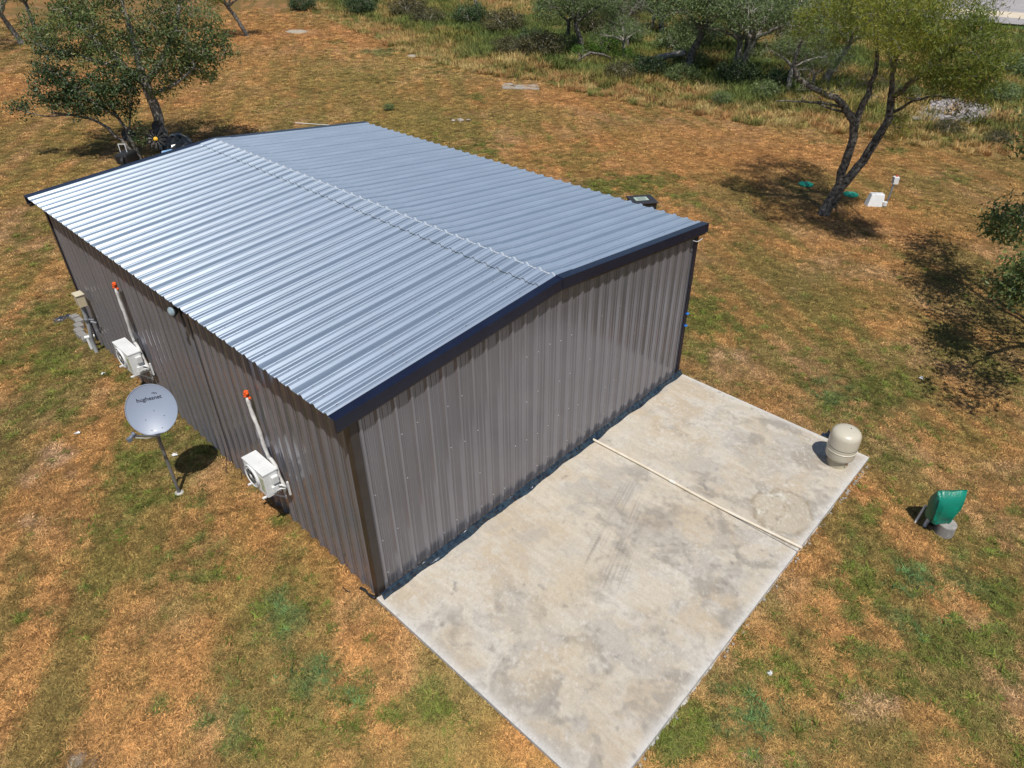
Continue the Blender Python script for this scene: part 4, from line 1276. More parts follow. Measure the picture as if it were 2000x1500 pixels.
# ------------------------------------------------------------------ things round the building
M_white = simple('white_painted_metal', (0.66, 0.67, 0.67), 0.4, 0, (0.58, 0.59, 0.59), 4)
M_black = simple('black_plastic', (0.015, 0.015, 0.016), 0.5)
M_foam = simple('white_line_wrap', (0.62, 0.61, 0.59), 0.7, 0, (0.45, 0.44, 0.43), 12, 0.006)
M_orange = simple('orange_sealant_foam', (0.85, 0.13, 0.015), 0.8, 0, (0.6, 0.07, 0.01), 20, 0.01)
M_grill = simple('grey_grille', (0.30, 0.31, 0.32), 0.5)
M_galv = simple('galvanised_steel', (0.32, 0.34, 0.37), 0.45, 0.7, (0.22, 0.23, 0.25), 8)
def ac_unit(y1, y2, z1, z2, pipe_y, pipe_z, label):
    x0, x1 = -0.345, -0.085
    ym, zm = (y1+y2)/2, (z1+z2)/2
    r_ = thing('air_conditioner', label, 'air conditioner', (x1, ym, z1), 'outdoor air conditioner units on the long wall')
    L, H, D = y2-y1, z2-z1, x1-x0
    m = MB()
    m.box(((x0+x1)/2, ym, zm-0.012), (D, L, H-0.03))
    m.build('case', M_white, r_, bevel=0.008)
    m = MB()
    m.box(((x0+x1)/2, ym, z2-0.012), (D+0.016, L+0.016, 0.028))
    for k in (-0.07, 0.0, 0.07):
        m.box(((x0+x1)/2+k, ym, z2+0.004), (0.012, L*0.94, 0.006))
    m.build('lid', M_white, r_, bevel=0.004)
    fy = ym+L*0.13
    fr = MB()
    ax = (-1, 0, 0)
    rr_ = H*0.43
    fr.lathe((x0, fy, zm), [(rr_*1.0, 0.0), (rr_*1.0, 0.03), (rr_*0.93, 0.032), (rr_*0.93, 0.004), (rr_*0.90, 0.004)], 36, ax)
    fo = fr.build('fan_ring', M_white, r_, smooth='auto')
    m = MB()
    m.lathe((x0-0.006, fy, zm), [(0.0, 0.0), (rr_*0.9, 0.0), (rr_*0.9, 0.004), (0.0, 0.004)], 32, ax)
    m.build('fan_opening', simple('dark_fan_hole', (0.03, 0.03, 0.035), 0.7), fo)
    m = MB()
    for k in range(1, 8):
        q = rr_*0.9*k/8
        m.lathe((x0-0.022, fy, zm), [(q-0.003, 0), (q+0.003, 0), (q+0.003, 0.004), (q-0.003, 0.004)], 28, ax)
    for k in range(8):
        a = k*math.pi/4
        m.tube([(x0-0.026, fy, zm), (x0-0.026, fy+rr_*0.9*math.cos(a), zm+rr_*0.9*math.sin(a))], 0.003, 4)
    m.build('fan_grille', M_white, fo)
    m = MB()
    m.lathe((x0-0.024, fy, zm), [(0.04, 0.0), (0.04, 0.012), (0.0, 0.016)], 16, ax)
    m.build('fan_hub', M_white, fo)
    m = MB()
    m.box((x0-0.003, y1+L*0.14, zm), (0.006, L*0.17, H*0.6))
    m.build('front_label', simple('unit_label', (0.55, 0.5, 0.4), 0.5, 0, (0.2, 0.3, 0.15), 14), r_)
    # end with the valve cover
    m = MB()
    m.box((-0.17, y1-0.035, z2-0.17), (0.12, 0.07, 0.16))
    m.build('wiring_cover', M_white, r_, bevel=0.015)
    m = MB()
    m.box((-0.18, y1-0.02, z1+0.14), (0.15, 0.05, 0.14))
    m.build('valve_cover', M_white, r_, bevel=0.01)
    m = MB()
    m.tube([(-0.14, y1-0.06, z1+0.20), (-0.12, y1-0.12, z1+0.24), (-0.07, y1-0.13, z1+0.18), (-0.05, y1-0.10, z1+0.08)], 0.022, 8)
    m.tube([(-0.20, y1-0.05, z1+0.10), (-0.14, y1-0.10, z1+0.16), (-0.08, y1-0.14, z1+0.13)], 0.012, 8)
    m.build('copper_elbow', M_white, r_, smooth=True)
    # bracket arms
    for yy in (y1+0.1, y2-0.1):
        m = MB()
        m.box(((x0-0.05)/2, yy, z1-0.028), (-x0+0.08, 0.04, 0.022))
        m.box((-0.012, yy, z1-0.12), (0.02, 0.04, 0.34))
        m.add([(x0+0.1, yy-0.01, z1-0.04), (x0+0.1, yy+0.01, z1-0.04), (-0.02, yy+0.01, z1-0.28), (-0.02, yy-0.01, z1-0.28), (x0+0.14, yy-0.01, z1-0.04), (x0+0.14, yy+0.01, z1-0.04), (-0.02, yy+0.01, z1-0.24), (-0.02, yy-0.01, z1-0.24)],
              [(0, 1, 2, 3), (4, 7, 6, 5), (0, 3, 7, 4), (1, 5, 6, 2)])
        bo = m.build('bracket', M_white, r_)
        m = MB()
        m.lathe((x0-0.015, yy, z1-0.045), [(0.02, 0), (0.02, 0.03), (0.01, 0.036)], 10)
        m.build('rubber_foot', M_white, bo)
    m = MB()
    m.box((-0.03, y1-0.16, z1+0.12), (0.03, 0.035, 0.30))
    m.build('bracket', M_white, r_)
    # wrapped line running up the wall and looping down to the valves
    P = []
    for k in range(13):
        s_ = k/12
        zz = pipe_z+(z2+0.02-pipe_z)*s_
        yy = pipe_y+(pipe_y*0+ (y1+0.42*L-pipe_y))*(s_**1.3)+0.03*math.sin(s_*9)
        P.append((-0.035-0.012*math.sin(s_*3.1), yy, zz))
    m = MB()
    m.tube(P, [0.034+0.005*math.sin(k*2.2) for k in range(13)], 10)
    m.build('wrapped_line', M_foam, r_, smooth=True)
    e = P[-1]
    Q = [e, (-0.05, e[1]-0.10, e[2]+0.035), (-0.06, e[1]-0.24, e[2]-0.03), (-0.06, y1+0.02, z1+0.30), (-0.055, y1-0.06, z1+0.14), (-0.06, y1-0.09, z1+0.06)]
    m = MB()
    Qs = smooth_path(Q, 5)
    m.tube(Qs, 0.031, 10)
    m.build('hose_loop', M_foam, r_, smooth=True)
    m = MB()
    R = random.Random(3)
    for k in range(16):
        m.lathe((-0.03+R.uniform(-.03, .012), pipe_y+R.uniform(-.05, .05), pipe_z+0.03+R.uniform(-.06, .09)), [(0.004, -0.028), (0.026, -0.012), (0.028, 0.01), (0.004, 0.03)], 8)
    m.build('orange_foam', M_orange, r_, smooth=True)
    return r_
def smooth_path(Q, n_=5):
    P = [Vector(q) for q in Q]
    out = []
    for i in range(len(P)-1):
        p0, p1, p2, p3 = P[max(i-1, 0)], P[i], P[i+1], P[min(i+2, len(P)-1)]
        for k in range(n_):
            t_ = k/n_
            out.append(0.5*((2*p1)+(p2-p0)*t_+(2*p0-5*p1+4*p2-p3)*t_*t_+(3*p1-p0-3*p2+p3)*t_**3))
    out.append(P[-1])
    return out
ac_unit(2.48, 3.18, 0.91, 1.43, 3.00, 2.66, 'white wall air conditioner unit nearest the front corner of the building')
ac_unit(8.02, 8.83, 0.89, 1.44, 8.28, 2.84, 'white wall air conditioner unit farther back above the satellite dish')

# satellite dish
r_ = thing('satellite_dish', 'pale blue grey round satellite dish on a slanted looking steel pole by the long wall', 'satellite dish', (-1.05, 4.98, GZ))
camdir = Vector((-0.36, -0.80, 0.50)).normalized()
C0 = Vector((-1.03, 4.80, 2.02))
zax = camdir
xax = Vector((0, 0, 1)).cross(zax).normalized()
yax = zax.cross(xax)
Rm = Matrix((xax, yax, zax)).transposed()
xa, ya = 0.405, 0.455
vs, fs = [], []
nr_, na_ = 10, 48
for side, off in ((1, 0.0), (-1, -0.014)):
    for i in range(nr_+1):
        q = i/nr_
        for k in range(na_):
            a = 2*math.pi*k/na_
            yy = ya*q*math.sin(a)
            yy = max(yy, -ya*0.955)
            z_ = 0.085*(q*q-1)+off
            vs.append(C0+Rm @ Vector((xa*q*math.cos(a), yy, z_)))
S_ = (nr_+1)*na_
for i in range(nr_):
    for k in range(na_):
        a, b_, c_, d_ = i*na_+k, i*na_+(k+1) % na_, (i+1)*na_+(k+1) % na_, (i+1)*na_+k
        fs.append((a, d_, c_, b_))
        fs.append((a+S_, b_+S_, c_+S_, d_+S_))
for k in range(na_):
    a, b_ = nr_*na_+k, nr_*na_+(k+1) % na_
    fs.append((a, a+S_, b_+S_, b_))
m = MB()
m.add(vs, fs)
import bmesh
M_dish = simple('dish_enamel', (0.23, 0.27, 0.35), 0.45, 0.0, (0.22, 0.26, 0.34), 2, coat=0.12)
refl = m.build('reflector', M_dish, r_)
bmm = bmesh.new()
bmm.from_mesh(refl.data)
bmesh.ops.remove_doubles(bmm, verts=bmm.verts, dist=0.0005)
bmm.to_mesh(refl.data)
bmm.free()
refl.data.shade_smooth()
refl.data.set_sharp_from_angle(angle=math.radians(40))
rim = MB()
rim.tube([C0+Rm @ Vector((xa*math.cos(2*math.pi*k/64), max(ya*math.sin(2*math.pi*k/64), -ya*0.955), 0.0)) for k in range(65)], 0.008, 6, cap=False)
rim.build('rim', M_dish, r_, smooth=True)
M_ink = simple('black_print', (0.012, 0.014, 0.03), 0.6)
tcu = bpy.data.curves.new('lettering', 'FONT')
tcu.body = 'hughesnet'
tcu.size = 0.098
tcu.align_x = 'CENTER'
tcu.extrude = 0.0008
tcu.offset = 0.0016
tob = bpy.data.objects.new('lettering_tmp', tcu)
COL.objects.link(tob)
bpy.context.view_layer.update()
tme = bpy.data.meshes.new_from_object(tob.evaluated_get(bpy.context.evaluated_depsgraph_get()))
bpy.data.objects.remove(tob)
def on_dish(x_, y_, h_=0.002):
    q2 = (x_/xa)**2+(y_/ya)**2
    return C0+Rm @ Vector((x_, y_, 0.085*(q2-1)+h_))
for v in tme.vertices:
    v.co = on_dish(v.co.x-0.005, v.co.y+0.17, 0.003+v.co.z)
to = link('lettering', tme, M_ink, refl)
m = MB()
for (px_, py_, w_) in ((0.065, 0.285, .020), (0.088, 0.292, .020), (0.094, 0.272, .020), (0.118, 0.280, .020), (0.130, 0.265, .018)):
    m.add([on_dish(px_-w_/2, py_-0.004, .004), on_dish(px_+w_/2-0.004, py_-0.008, .004), on_dish(px_+w_/2, py_+0.006, .004), on_dish(px_-w_/2+0.004, py_+0.009, .004)], [(0, 1, 2, 3)])
m.build('logo_mark', M_ink, refl)
m = MB()
for (px_, py_) in ((0.02, -0.03), (-0.14, -0.16), (0.16, -0.15), (-0.08, -0.36), (0.09, -0.355)):
    m.lathe(on_dish(px_, py_, 0.0), [(0.008, 0), (0.008, 0.006), (0.004, 0.008)], 8, zax)
m.build('bolts', M_ink, refl)
pb = Vector((-1.05, 4.97, GZ))
m = MB()
m.tube([pb+Vector((0, 0, -0.1)), Vector((-1.05, 4.97, 1.72))], 0.031, 16)
m.build('pole', M_galv, r_, smooth='auto')
m = MB()
m.tube([Vector((-1.05, 4.97, 1.60)), Vector((-1.05, 4.96, 1.90)), C0-zax*0.17], [0.04, 0.04, 0.04], 10)
m.box(C0-zax*0.15, (0.26, 0.22, 0.05), Rm)
m.build('back_mount', M_galv, r_)
foot = C0+Rm @ Vector((0.02, -0.455, -0.02))
lnb = C0+Rm @ Vector((-0.34, -0.36, 0.30))
m = MB()
m.tube([foot-zax*0.06, foot+Vector((0, 0, -0.03)), lnb], 0.016, 8)
m.build('feed_arm', M_galv, r_, smooth='auto')
m = MB()
m.tube([foot-zax*0.02+Vector((-.04, 0, -.03)), (foot+lnb)/2+Vector((0, 0, -0.07)), lnb+Vector((0, 0, -0.03))], 0.007, 6)
m.build('feed_cable', M_white, r_, smooth=True)
m = MB()
d_ = (C0-lnb).normalized()
m.lathe(lnb, [(0.032, -0.05), (0.036, 0.0), (0.028, 0.02), (0.042, 0.05), (0.042, 0.062)], 16, d_)
m.box(lnb-d_*0.07, (0.07, 0.07, 0.06))
m.build('feed_horn', simple('feed_plastic', (0.13, 0.15, 0.19), 0.5), r_)
m = MB()
m.lathe((-1.05, 4.97, GZ), [(0.085, -0.05), (0.085, 0.012), (0.05, 0.02)], 14)
m.build('concrete_footing', M_slabside, r_)

# conduit riser with meter box at back end of the wall
r_ = thing('conduit_riser', 'grey conduit pipe with tan meter box near the back end of the long wall', 'utility pipe', (-0.16, 11.45, GZ))
m = MB()
m.tube(smooth_path([(-0.17, 11.53, GZ-0.05), (-0.17, 11.52, 0.2), (-0.16, 11.42, 0.55), (-0.14, 11.36, 0.85), (-0.14, 11.28, 1.36)], 4), 0.046, 12)
m.build('conduit', simple('grey_pvc', (0.36, 0.38, 0.41), 0.5, 0, (0.28, 0.29, 0.31)), r_, smooth='auto')
m = MB()
m.box((-0.13, 11.25, 1.52), (0.17, 0.24, 0.30))
m.build('meter_box', simple('tan_box_paint', (0.50, 0.43, 0.30), 0.5, 0, (0.42, 0.36, 0.26)), r_, bevel=0.012)
m = MB()
m.box((-0.13, 11.25, 1.685), (0.20, 0.28, 0.03))
m.build('box_lid', simple('tan_lid', (0.58, 0.52, 0.38), 0.5), r_, bevel=0.008)
m = MB()
m.tube([(-0.19, 11.36, 0.95), (-0.02, 11.22, 0.95)], 0.018, 8)
m.tube([(-0.10, 11.20, 0.93), (-0.02, 11.08, 0.90)], 0.028, 10)
m.box((-0.14, 11.34, 0.95), (0.12, 0.12, 0.035))
m.build('pipe_clamp', M_galv, r_)
r_ = thing('cleanout_pipe', 'short white pipe tee sticking out of the soil beside the grey conduit', 'pipe', (-0.19, 11.80, GZ))
m = MB()
m.tube([(-0.19, 11.80, GZ-0.05), (-0.19, 11.82, 0.26)], 0.036, 12)
m.build('upright', M_white, r_, smooth='auto')
m = MB()
m.tube([(-0.24, 11.84, 0.27), (-0.03, 11.76, 0.27)], 0.042, 12)
m.build('tee', M_white, r_, smooth='auto')
# grey edging blocks round the back corner
M_block = simple('grey_edging_block', (0.26, 0.245, 0.225), 0.95, 0, (0.19, 0.18, 0.17), 8, 0.01)
blk = [(0.00, 12.62), (-0.01, 12.88), (0.02, 13.16), (0.12, 13.45), (0.22, 13.75), (0.22, 14.05)]
lab = ['grey edging block nearest the white pipe tee', 'second grey edging block from the white pipe tee', 'third grey edging block from the white pipe tee', 'fourth grey edging block from the white pipe tee', 'fifth grey edging block, just in front of the dark plastic scrap', 'last grey edging block of the curved row, beside the dark plastic scrap']
for (bx, by), l_ in zip(blk, lab):
    m = MB()
    m.box((0, 0, 0), (0.19, 0.24, 0.12))
    o = m.build('edging_block', M_block, bevel=0.012)
    o.location = (bx-0.12, by-0.25, GZ+0.05)
    o.rotation_euler = (random.uniform(-.05, .05), random.uniform(-.05, .05), random.uniform(-.3, .3))
    tag(o, l_, 'block', 'grey edging blocks at the back corner')
def crumple(name, label, cat, c, sx_, sy_, h_, mat, seed, nx=14, ny=10):
    R = np.random.default_rng(seed)
    vs, fs = [], []
    for i in range(nx+1):
        for j in range(ny+1):
            a, b_ = i/nx-0.5, j/ny-0.5
            vs.append((c[0]+a*sx_+R.normal(0, 0.012), c[1]+b_*sy_+R.normal(0, 0.012), c[2]+h_*abs(R.normal(0, 0.5))*(1-(2*a)**2)*(1-(2*b_)**2)+0.01))
    for i in range(nx):
        for j in range(ny):
            k = i*(ny+1)+j
            fs.append((k, k+ny+1, k+ny+2, k+1))
    m = MB()
    m.add(vs, fs)
    o = m.build(name, mat)
    sm = o.modifiers.new('thickness', 'SOLIDIFY')
    sm.thickness = 0.004
    tag(o, label, cat)
    return o
M_tarp = simple('dark_blue_plastic', (0.03, 0.045, 0.09), 0.3, 0, (0.012, 0.018, 0.035), 6)
crumple('plastic_scrap', 'dark blue plastic scrap on the grass beyond the edging blocks', 'plastic sheet', (-0.15, 14.05, GZ), 0.5, 0.35, 0.06, M_tarp, 4)
crumple('debris_pile', 'dark blue debris heaped behind the beige tank at the slab edge', 'debris', (9.28, -3.75, GZ), 0.22, 0.42, 0.22, M_tarp, 6)
# flood light under the eave with its cable
r_ = thing('flood_light', 'round glass flood light hanging under the eave above the wall seam', 'light', (-0.16, 5.0, 3.66))
m = MB()
m.lathe((-0.17, 4.93, 3.60), [(0.03, 0.10), (0.075, 0.07), (0.10, 0.02), (0.10, 0.0)], 20, (0.9, 0.25, -0.12))
m.build('shade', M_black, r_, smooth='auto')
m = MB()
m.lathe((-0.17, 4.93, 3.60), [(0.09, 0.0), (0.08, 0.02), (0.05, 0.035), (0.0, 0.045)], 20, (-0.9, -0.25, 0.12))
m.build('lens', simple('pale_glass', (0.25, 0.32, 0.36), 0.12, 0, (0.2, 0.27, 0.31), 3, coat=0.6), r_, smooth=True)
m = MB()
m.box((-0.03, 4.95, 3.60), (0.06, 0.18, 0.14))
m.tube([(-0.04, 4.93, 3.60), (-0.03, 4.92, 3.25)], 0.02, 8)
m.build('mount', M_black, r_)
m = MB()
m.tube(smooth_path([(-0.012, 4.98, 0.35), (-0.04, 4.95, 0.1), (-0.14, 4.86, GZ+0.02), (-0.12, 4.6, GZ+0.02), (-0.05, 4.42, GZ+0.03), (-0.02, 4.40, 0.12)], 5), 0.007, 6)
tag(m.build('black_cable', M_black), 'thin black cable trailing from the wall seam into the grass', 'cable')
m = MB()
m.tube(smooth_path([(0.00, 0.10, GZ+0.06), (-0.03, 0.24, GZ+0.05), (-0.02, 0.36, GZ+0.05), (-0.04, 0.46, GZ+0.04)], 4), [0.03]*4+[0.018]*4+[0.026]*5, 8)
tag(m.build('hose_end', M_black, smooth=True), 'black hose end lying at the front corner of the building', 'hose')
m = MB()
m.tube(smooth_path([(-0.20, 0.52, GZ+0.03), (-0.23, 0.60, GZ+0.03), (-0.22, 0.70, GZ+0.03)], 4), 0.009, 6)
tag(m.build('hose_scrap', M_black), 'short curved black scrap in the grass by the hose end', 'scrap')
# crumpled blue black flashing along the foot of the front wall
nx = 260
vs, fs = [], []
R = np.random.default_rng(8)
for i in range(nx+1):
    xx = 0.06+(9.12-0.06)*i/nx
    wv = 0.012*math.sin(i*0.11)+0.010*math.sin(i*0.29+1)+R.normal(0, 0.0015)
    hh = 0.016+0.009*math.sin(i*0.17)+R.normal(0, 0.002)
    vs += [(xx, 0.012, 0.115+0.012*math.sin(i*0.2)), (xx, -0.008, 0.10), (xx, -0.03, 0.055+hh*0.4), (xx, -0.04+wv*.5, 0.02+hh), (xx, -0.062+wv, 0.018+hh*0.6), (xx, -0.072+wv*1.4, 0.004)]
for i in range(nx):
    for q in range(5):
        a = i*6+q
        fs.append((a, a+1, a+7, a+6))
m = MB()
m.add(vs, fs)
fl = m.build('base_flashing', simple('blue_black_membrane', (0.03, 0.055, 0.08), 0.2, 0.1, (0.008, 0.01, 0.018), 14), smooth='auto')
tag(fl, 'crumpled blue black membrane strip along the foot of the gable wall', 'membrane strip')
# blue straps on the right corner, cord under the eave
M_blue = simple('blue_strap', (0.02, 0.16, 0.55), 0.5)
for zz, l_ in ((1.67, 'upper blue strap tied round the right corner post'), (1.35, 'lower blue strap tied round the right corner post')):
    m = MB()
    m.box((9.115, 0.055, zz), (0.085, 0.085, 0.022), Matrix.Rotation(0.15, 3, 'X'))
    tag(m.build('blue_strap', M_blue, bevel=0.004), l_, 'strap', 'blue straps on the corner post')
m = MB()
m.tube(smooth_path([(8.75, -0.02, 3.62), (8.92, -0.04, 3.55), (9.16, -0.02, 3.54)], 5), 0.008, 6)
tag(m.build('rope', M_white), 'white cord tied under the eave at the right corner', 'cord')

# pipe lying across the slab
m = MB()
P = smooth_path([(5.62, 0.02, 0.035), (5.66, -1.5, 0.032), (5.67, -3.0, 0.032), (5.775, -4.655, 0.032)], 6)
m.tube(P, 0.027, 12)
r_ = thing('white_pipe', 'long cream plastic pipe lying across the concrete slab joint', 'pipe', (5.67, -2.3, 0))
m.build('pipe_length', simple('cream_pvc', (0.66, 0.60, 0.50), 0.4, 0, (0.58, 0.50, 0.38), 5), r_, smooth='auto')
m = MB()
m.tube([(5.655, -1.95, 0.034), (5.660, -2.08, 0.034)], 0.032, 12)
m.build('coupling', simple('white_pvc', (0.7, 0.68, 0.62), 0.4), r_, smooth='auto')
# pressure tank
tx, ty = 8.50, -4.19
r_ = thing('pressure_tank', 'beige steel pressure tank standing at the outer corner of the slab', 'tank', (tx, ty, 0))
M_tank = simple('beige_tank_paint', (0.50, 0.46, 0.37), 0.3, 0, (0.47, 0.43, 0.345), 2, coat=0.4)
R_ = 0.295
m = MB()
m.lathe((tx, ty, 0), [(0.205, 0.185), (0.24, 0.19), (R_-0.015, 0.225), (R_, 0.275), (R_, 0.46), (R_, 0.74), (R_-0.012, 0.80), (R_-0.05, 0.85), (R_-0.11, 0.875), (R_-0.2, 0.89), (0.0, 0.895)], 56)
shell = m.build('shell', M_tank, r_, smooth=True)
m = MB()
m.lathe((tx, ty, 0), [(R_-0.01, 0.405), (R_+0.006, 0.41), (R_+0.006, 0.43), (R_-0.01, 0.435)], 56)
m.build('weld_band', simple('pale_beige_band', (0.66, 0.61, 0.50), 0.3), r_, smooth=True)
m = MB()
m.lathe((tx, ty, 0), [(R_-0.01, 0.505), (R_+0.002, 0.508), (R_+0.002, 0.520), (R_-0.01, 0.523)], 56)
m.build('dark_ring', simple('dark_grime_ring', (0.14, 0.13, 0.12), 0.7), r_, smooth=True)
m = MB()
m.lathe((tx, ty, 0), [(0.21, 0.0), (0.21, 0.2), (0.20, 0.2), (0.20, 0.0)], 48)
m.build('base_skirt', simple('beige_skirt_paint', (0.45, 0.40, 0.29), 0.45), r_, smooth='auto')
m = MB()
m.lathe((tx+0.06, ty-0.04, 0.888), [(0.011, 0), (0.011, 0.01), (0.007, 0.014)], 12)
m.build('air_valve', M_black, r_)
m = MB()
m.tube([(tx-0.12, ty-0.20, 0.165), (tx-0.14, ty-0.235, 0.165)], 0.016, 8)
m.build('port', simple('rusty_port', (0.22, 0.12, 0.06), 0.8), r_)

# green insulated bag over the pipes beside the concrete well base
r_ = thing('insulated_cover', 'green insulated bag tilted over pipework beside a concrete well cylinder', 'pipe cover', (8.05, -6.2, GZ))
M_bag = simple('teal_green_vinyl', (0.0, 0.19, 0.125), 0.33, 0, (0.0, 0.14, 0.095), 5, 0.012)
Rg = np.random.default_rng(15)
wa = Vector((0.66, -0.75, 0.0))          # along the bag's width
ta = Vector((0.75, 0.66, 0.0))           # its thickness
vs, fs = [], []
NL, NK = 12, 28
for lv_ in range(NL+1):
    s_ = lv_/NL
    cen = Vector((7.99, -6.22, 0.20)).lerp(Vector((8.03, -6.27, 0.88)), s_)
    half = 0.185+0.075*s_+0.02*math.sin(s_*math.pi)
    th = (0.15+0.05*math.sin(s_*2.2))*(1-s_**3)**0.6+0.006
    for k in range(NK):
        a = 2*math.pi*k/NK
        ca, sa = math.cos(a), math.sin(a)
        p = cen+wa*half*(abs(ca)**0.4)*math.copysign(1, ca)+ta*th*(abs(sa)**0.85)*math.copysign(1, sa)
        p.z += 0.025*ca*s_+0.012*math.sin(ca*9+s_*5)*s_
        p += ta*(0.018*math.sin(s_*11+ca*6)*(1-s_)+0.014*math.sin(ca*13+2))*(1-s_**4)
        vs.append(p+Vector(Rg.normal(0, 0.004, 3)))
for i in range(NL):
    for k in range(NK):
        fs.append((i*NK+k, i*NK+(k+1) % NK, (i+1)*NK+(k+1) % NK, (i+1)*NK+k))
fs.append(tuple(NL*NK+k for k in range(NK)))
m = MB()
m.add(vs, fs)
bag = m.build('bag', M_bag, r_, smooth='auto')
m = MB()
m.tube([vs[i*28+17]-ta*0.006 for i in range(11)], 0.009, 6)
m.build('side_strap', simple('dark_green_seam', (0.0, 0.04, 0.035), 0.5), r_)
m = MB()
m.tube([(7.92, -5.94, GZ-0.03), (8.0, -5.98, 0.35)], 0.02, 8)
m.tube([(7.95, -6.10, GZ-0.03), (8.02, -6.14, 0.3)], 0.035, 8)
m.build('white_riser', M_white, r_)
m = MB()
m.tube([(7.93, -6.20, GZ-0.03), (8.0, -6.2, 0.3)], 0.028, 8)
m.box((7.90, -6.20, 0.03), (0.07, 0.08, 0.10))
m.build('valve', M_black, r_)
m = MB()
m.lathe((8.03, -6.41, GZ), [(0.17, -0.05), (0.165, 0.25), (0.14, 0.27), (0.0, 0.272)], 28)
tag(m.build('well_cylinder', simple('grey_well_concrete', (0.30, 0.28, 0.26), 0.9, 0, (0.17, 0.165, 0.16), 7, 0.01), smooth='auto'), 'grey concrete cylinder standing under the green bag', 'concrete base')

# septic control: white junction box and riser
r_ = thing('septic_box', 'white plastic septic junction box with slanted face in the orange grass', 'utility box', (24.7, 0.85, GZ))
m = MB()
ax_ = Vector((0.66, -0.75, 0))
ay_ = Vector((0.75, 0.66, 0))
c_ = Vector((24.75, 0.95, 0.02))
def bx(a, b_, z_):
    return c_+ax_*a+ay_*b_+Vector((0, 0, z_))
m.hexa([bx(-.33, -.22, -.12), bx(.30, -.22, -.12), bx(.30, .15, -.12), bx(-.33, .15, -.12), bx(-.20, -.10, .36), bx(.30, -.12, .36), bx(.30, .15, .36), bx(-.20, .15, .36)])
m.build('housing', M_white, r_, bevel=0.02)
m = MB()
m.tube([bx(.34, -.2, -.05), bx(.34, -.2, .1)], 0.09, 10)
m.build('pipe_stub', M_white, r_)
m = MB()
m.lathe(bx(.306, -.02, .08), [(0.06, 0), (0.06, 0.01), (0.05, 0.012)], 16, ax_)
m.build('knockout', M_galv, r_)
r_ = thing('alarm_post', 'white alarm box with red light on a grey conduit beside the septic box', 'alarm', (25.1, 0.55, GZ))
m = MB()
m.tube(smooth_path([bx(.36, -.12, -.1), bx(.46, -.1, .15), bx(.52, -.05, .5), bx(.56, 0, .75)], 4), 0.035, 8)
m.build('conduit', M_galv, r_, smooth='auto')
m = MB()
m.box(bx(.58, 0, .90), (0.2, 0.2, 0.28), Matrix.Rotation(-0.85, 3, 'Z'))
m.build('alarm_box', M_white, r_, bevel=0.012)
m = MB()
m.lathe(bx(.60, 0.02, 1.04), [(0.04, 0), (0.04, 0.035), (0.02, 0.055), (0, 0.06)], 12)
m.build('red_light', simple('red_lens', (0.6, 0.03, 0.02), 0.3), r_)
m = MB()
m.lathe(bx(.47, -.09, .86), [(0.025, 0), (0.025, 0.012), (0.0, 0.014)], 8, -ay_)
m.build('horn', M_black, r_)
M_lid = simple('green_septic_lid', (0.0, 0.32, 0.22), 0.4, 0, (0.02, 0.2, 0.12), 6)
for (lx, ly), l_ in (((25.2, 3.95), 'green round tank lid in the tree shadow left of the trunks'), ((25.25, 2.05), 'green round tank lid right of the forked trunks')):
    r_ = thing('septic_hatch', l_, 'lid', (lx, ly, GZ), 'green tank lids')
    m = MB()
    m.lathe((lx, ly, GZ), [(0.30, 0.0), (0.30, 0.05), (0.27, 0.065), (0.0, 0.075)], 28)
    m.build('cover', M_lid, r_, smooth='auto')
    m = MB()
    for k in range(6):
        a = k*math.pi/3
        m.box((lx+0.2*math.cos(a), ly+0.2*math.sin(a), GZ+0.075), (0.16, 0.03, 0.02), Matrix.Rotation(a, 3, 'Z'))
    m.build('rib', M_lid, r_)

# black cabinet standing behind the right side of the roof
r_ = thing('black_cabinet', 'black cabinet with a pale printed sticker on its top beyond the right roof edge', 'cabinet', (17.4, 6.75, GZ))
kx, ky, kh = 17.2, 6.85, 0.60
ra = Matrix.Rotation(-0.62, 3, 'Z')
m = MB()
q = [Vector((a*0.42, b_*0.36, GZ)) for a, b_ in ((-1, -1), (1, -1), (1, 1), (-1, 1))]+[Vector((a*0.45, b_*0.40, kh)) for a, b_ in ((-1, -1), (1, -1), (1, 1), (-1, 1))]
m.hexa([ra @ v+Vector((kx, ky, 0)) for v in q])
m.build('body', M_black, r_, bevel=0.02)
m = MB()
m.box((kx, ky, kh+0.02), (0.96, 0.86, 0.05), ra)
m.build('top', simple('black_top', (0.03, 0.03, 0.033), 0.5), r_, bevel=0.015)
m = MB()
m.box(Vector((kx, ky, kh+0.052))+ra @ Vector((-0.04, 0.02, 0)), (0.50, 0.34, 0.012), ra)
st = m.build('sticker', simple('pale_sticker', (0.42, 0.50, 0.45), 0.5, 0, (0.32, 0.42, 0.34), 9), r_)
m = MB()
for k in range(4):
    m.box(Vector((kx, ky, kh+0.0595))+ra @ Vector((-0.04, 0.13-0.075*k, 0)), (0.38-0.06*(k % 2), 0.026, 0.002), ra)
m.build('print_bar', M_ink, st)

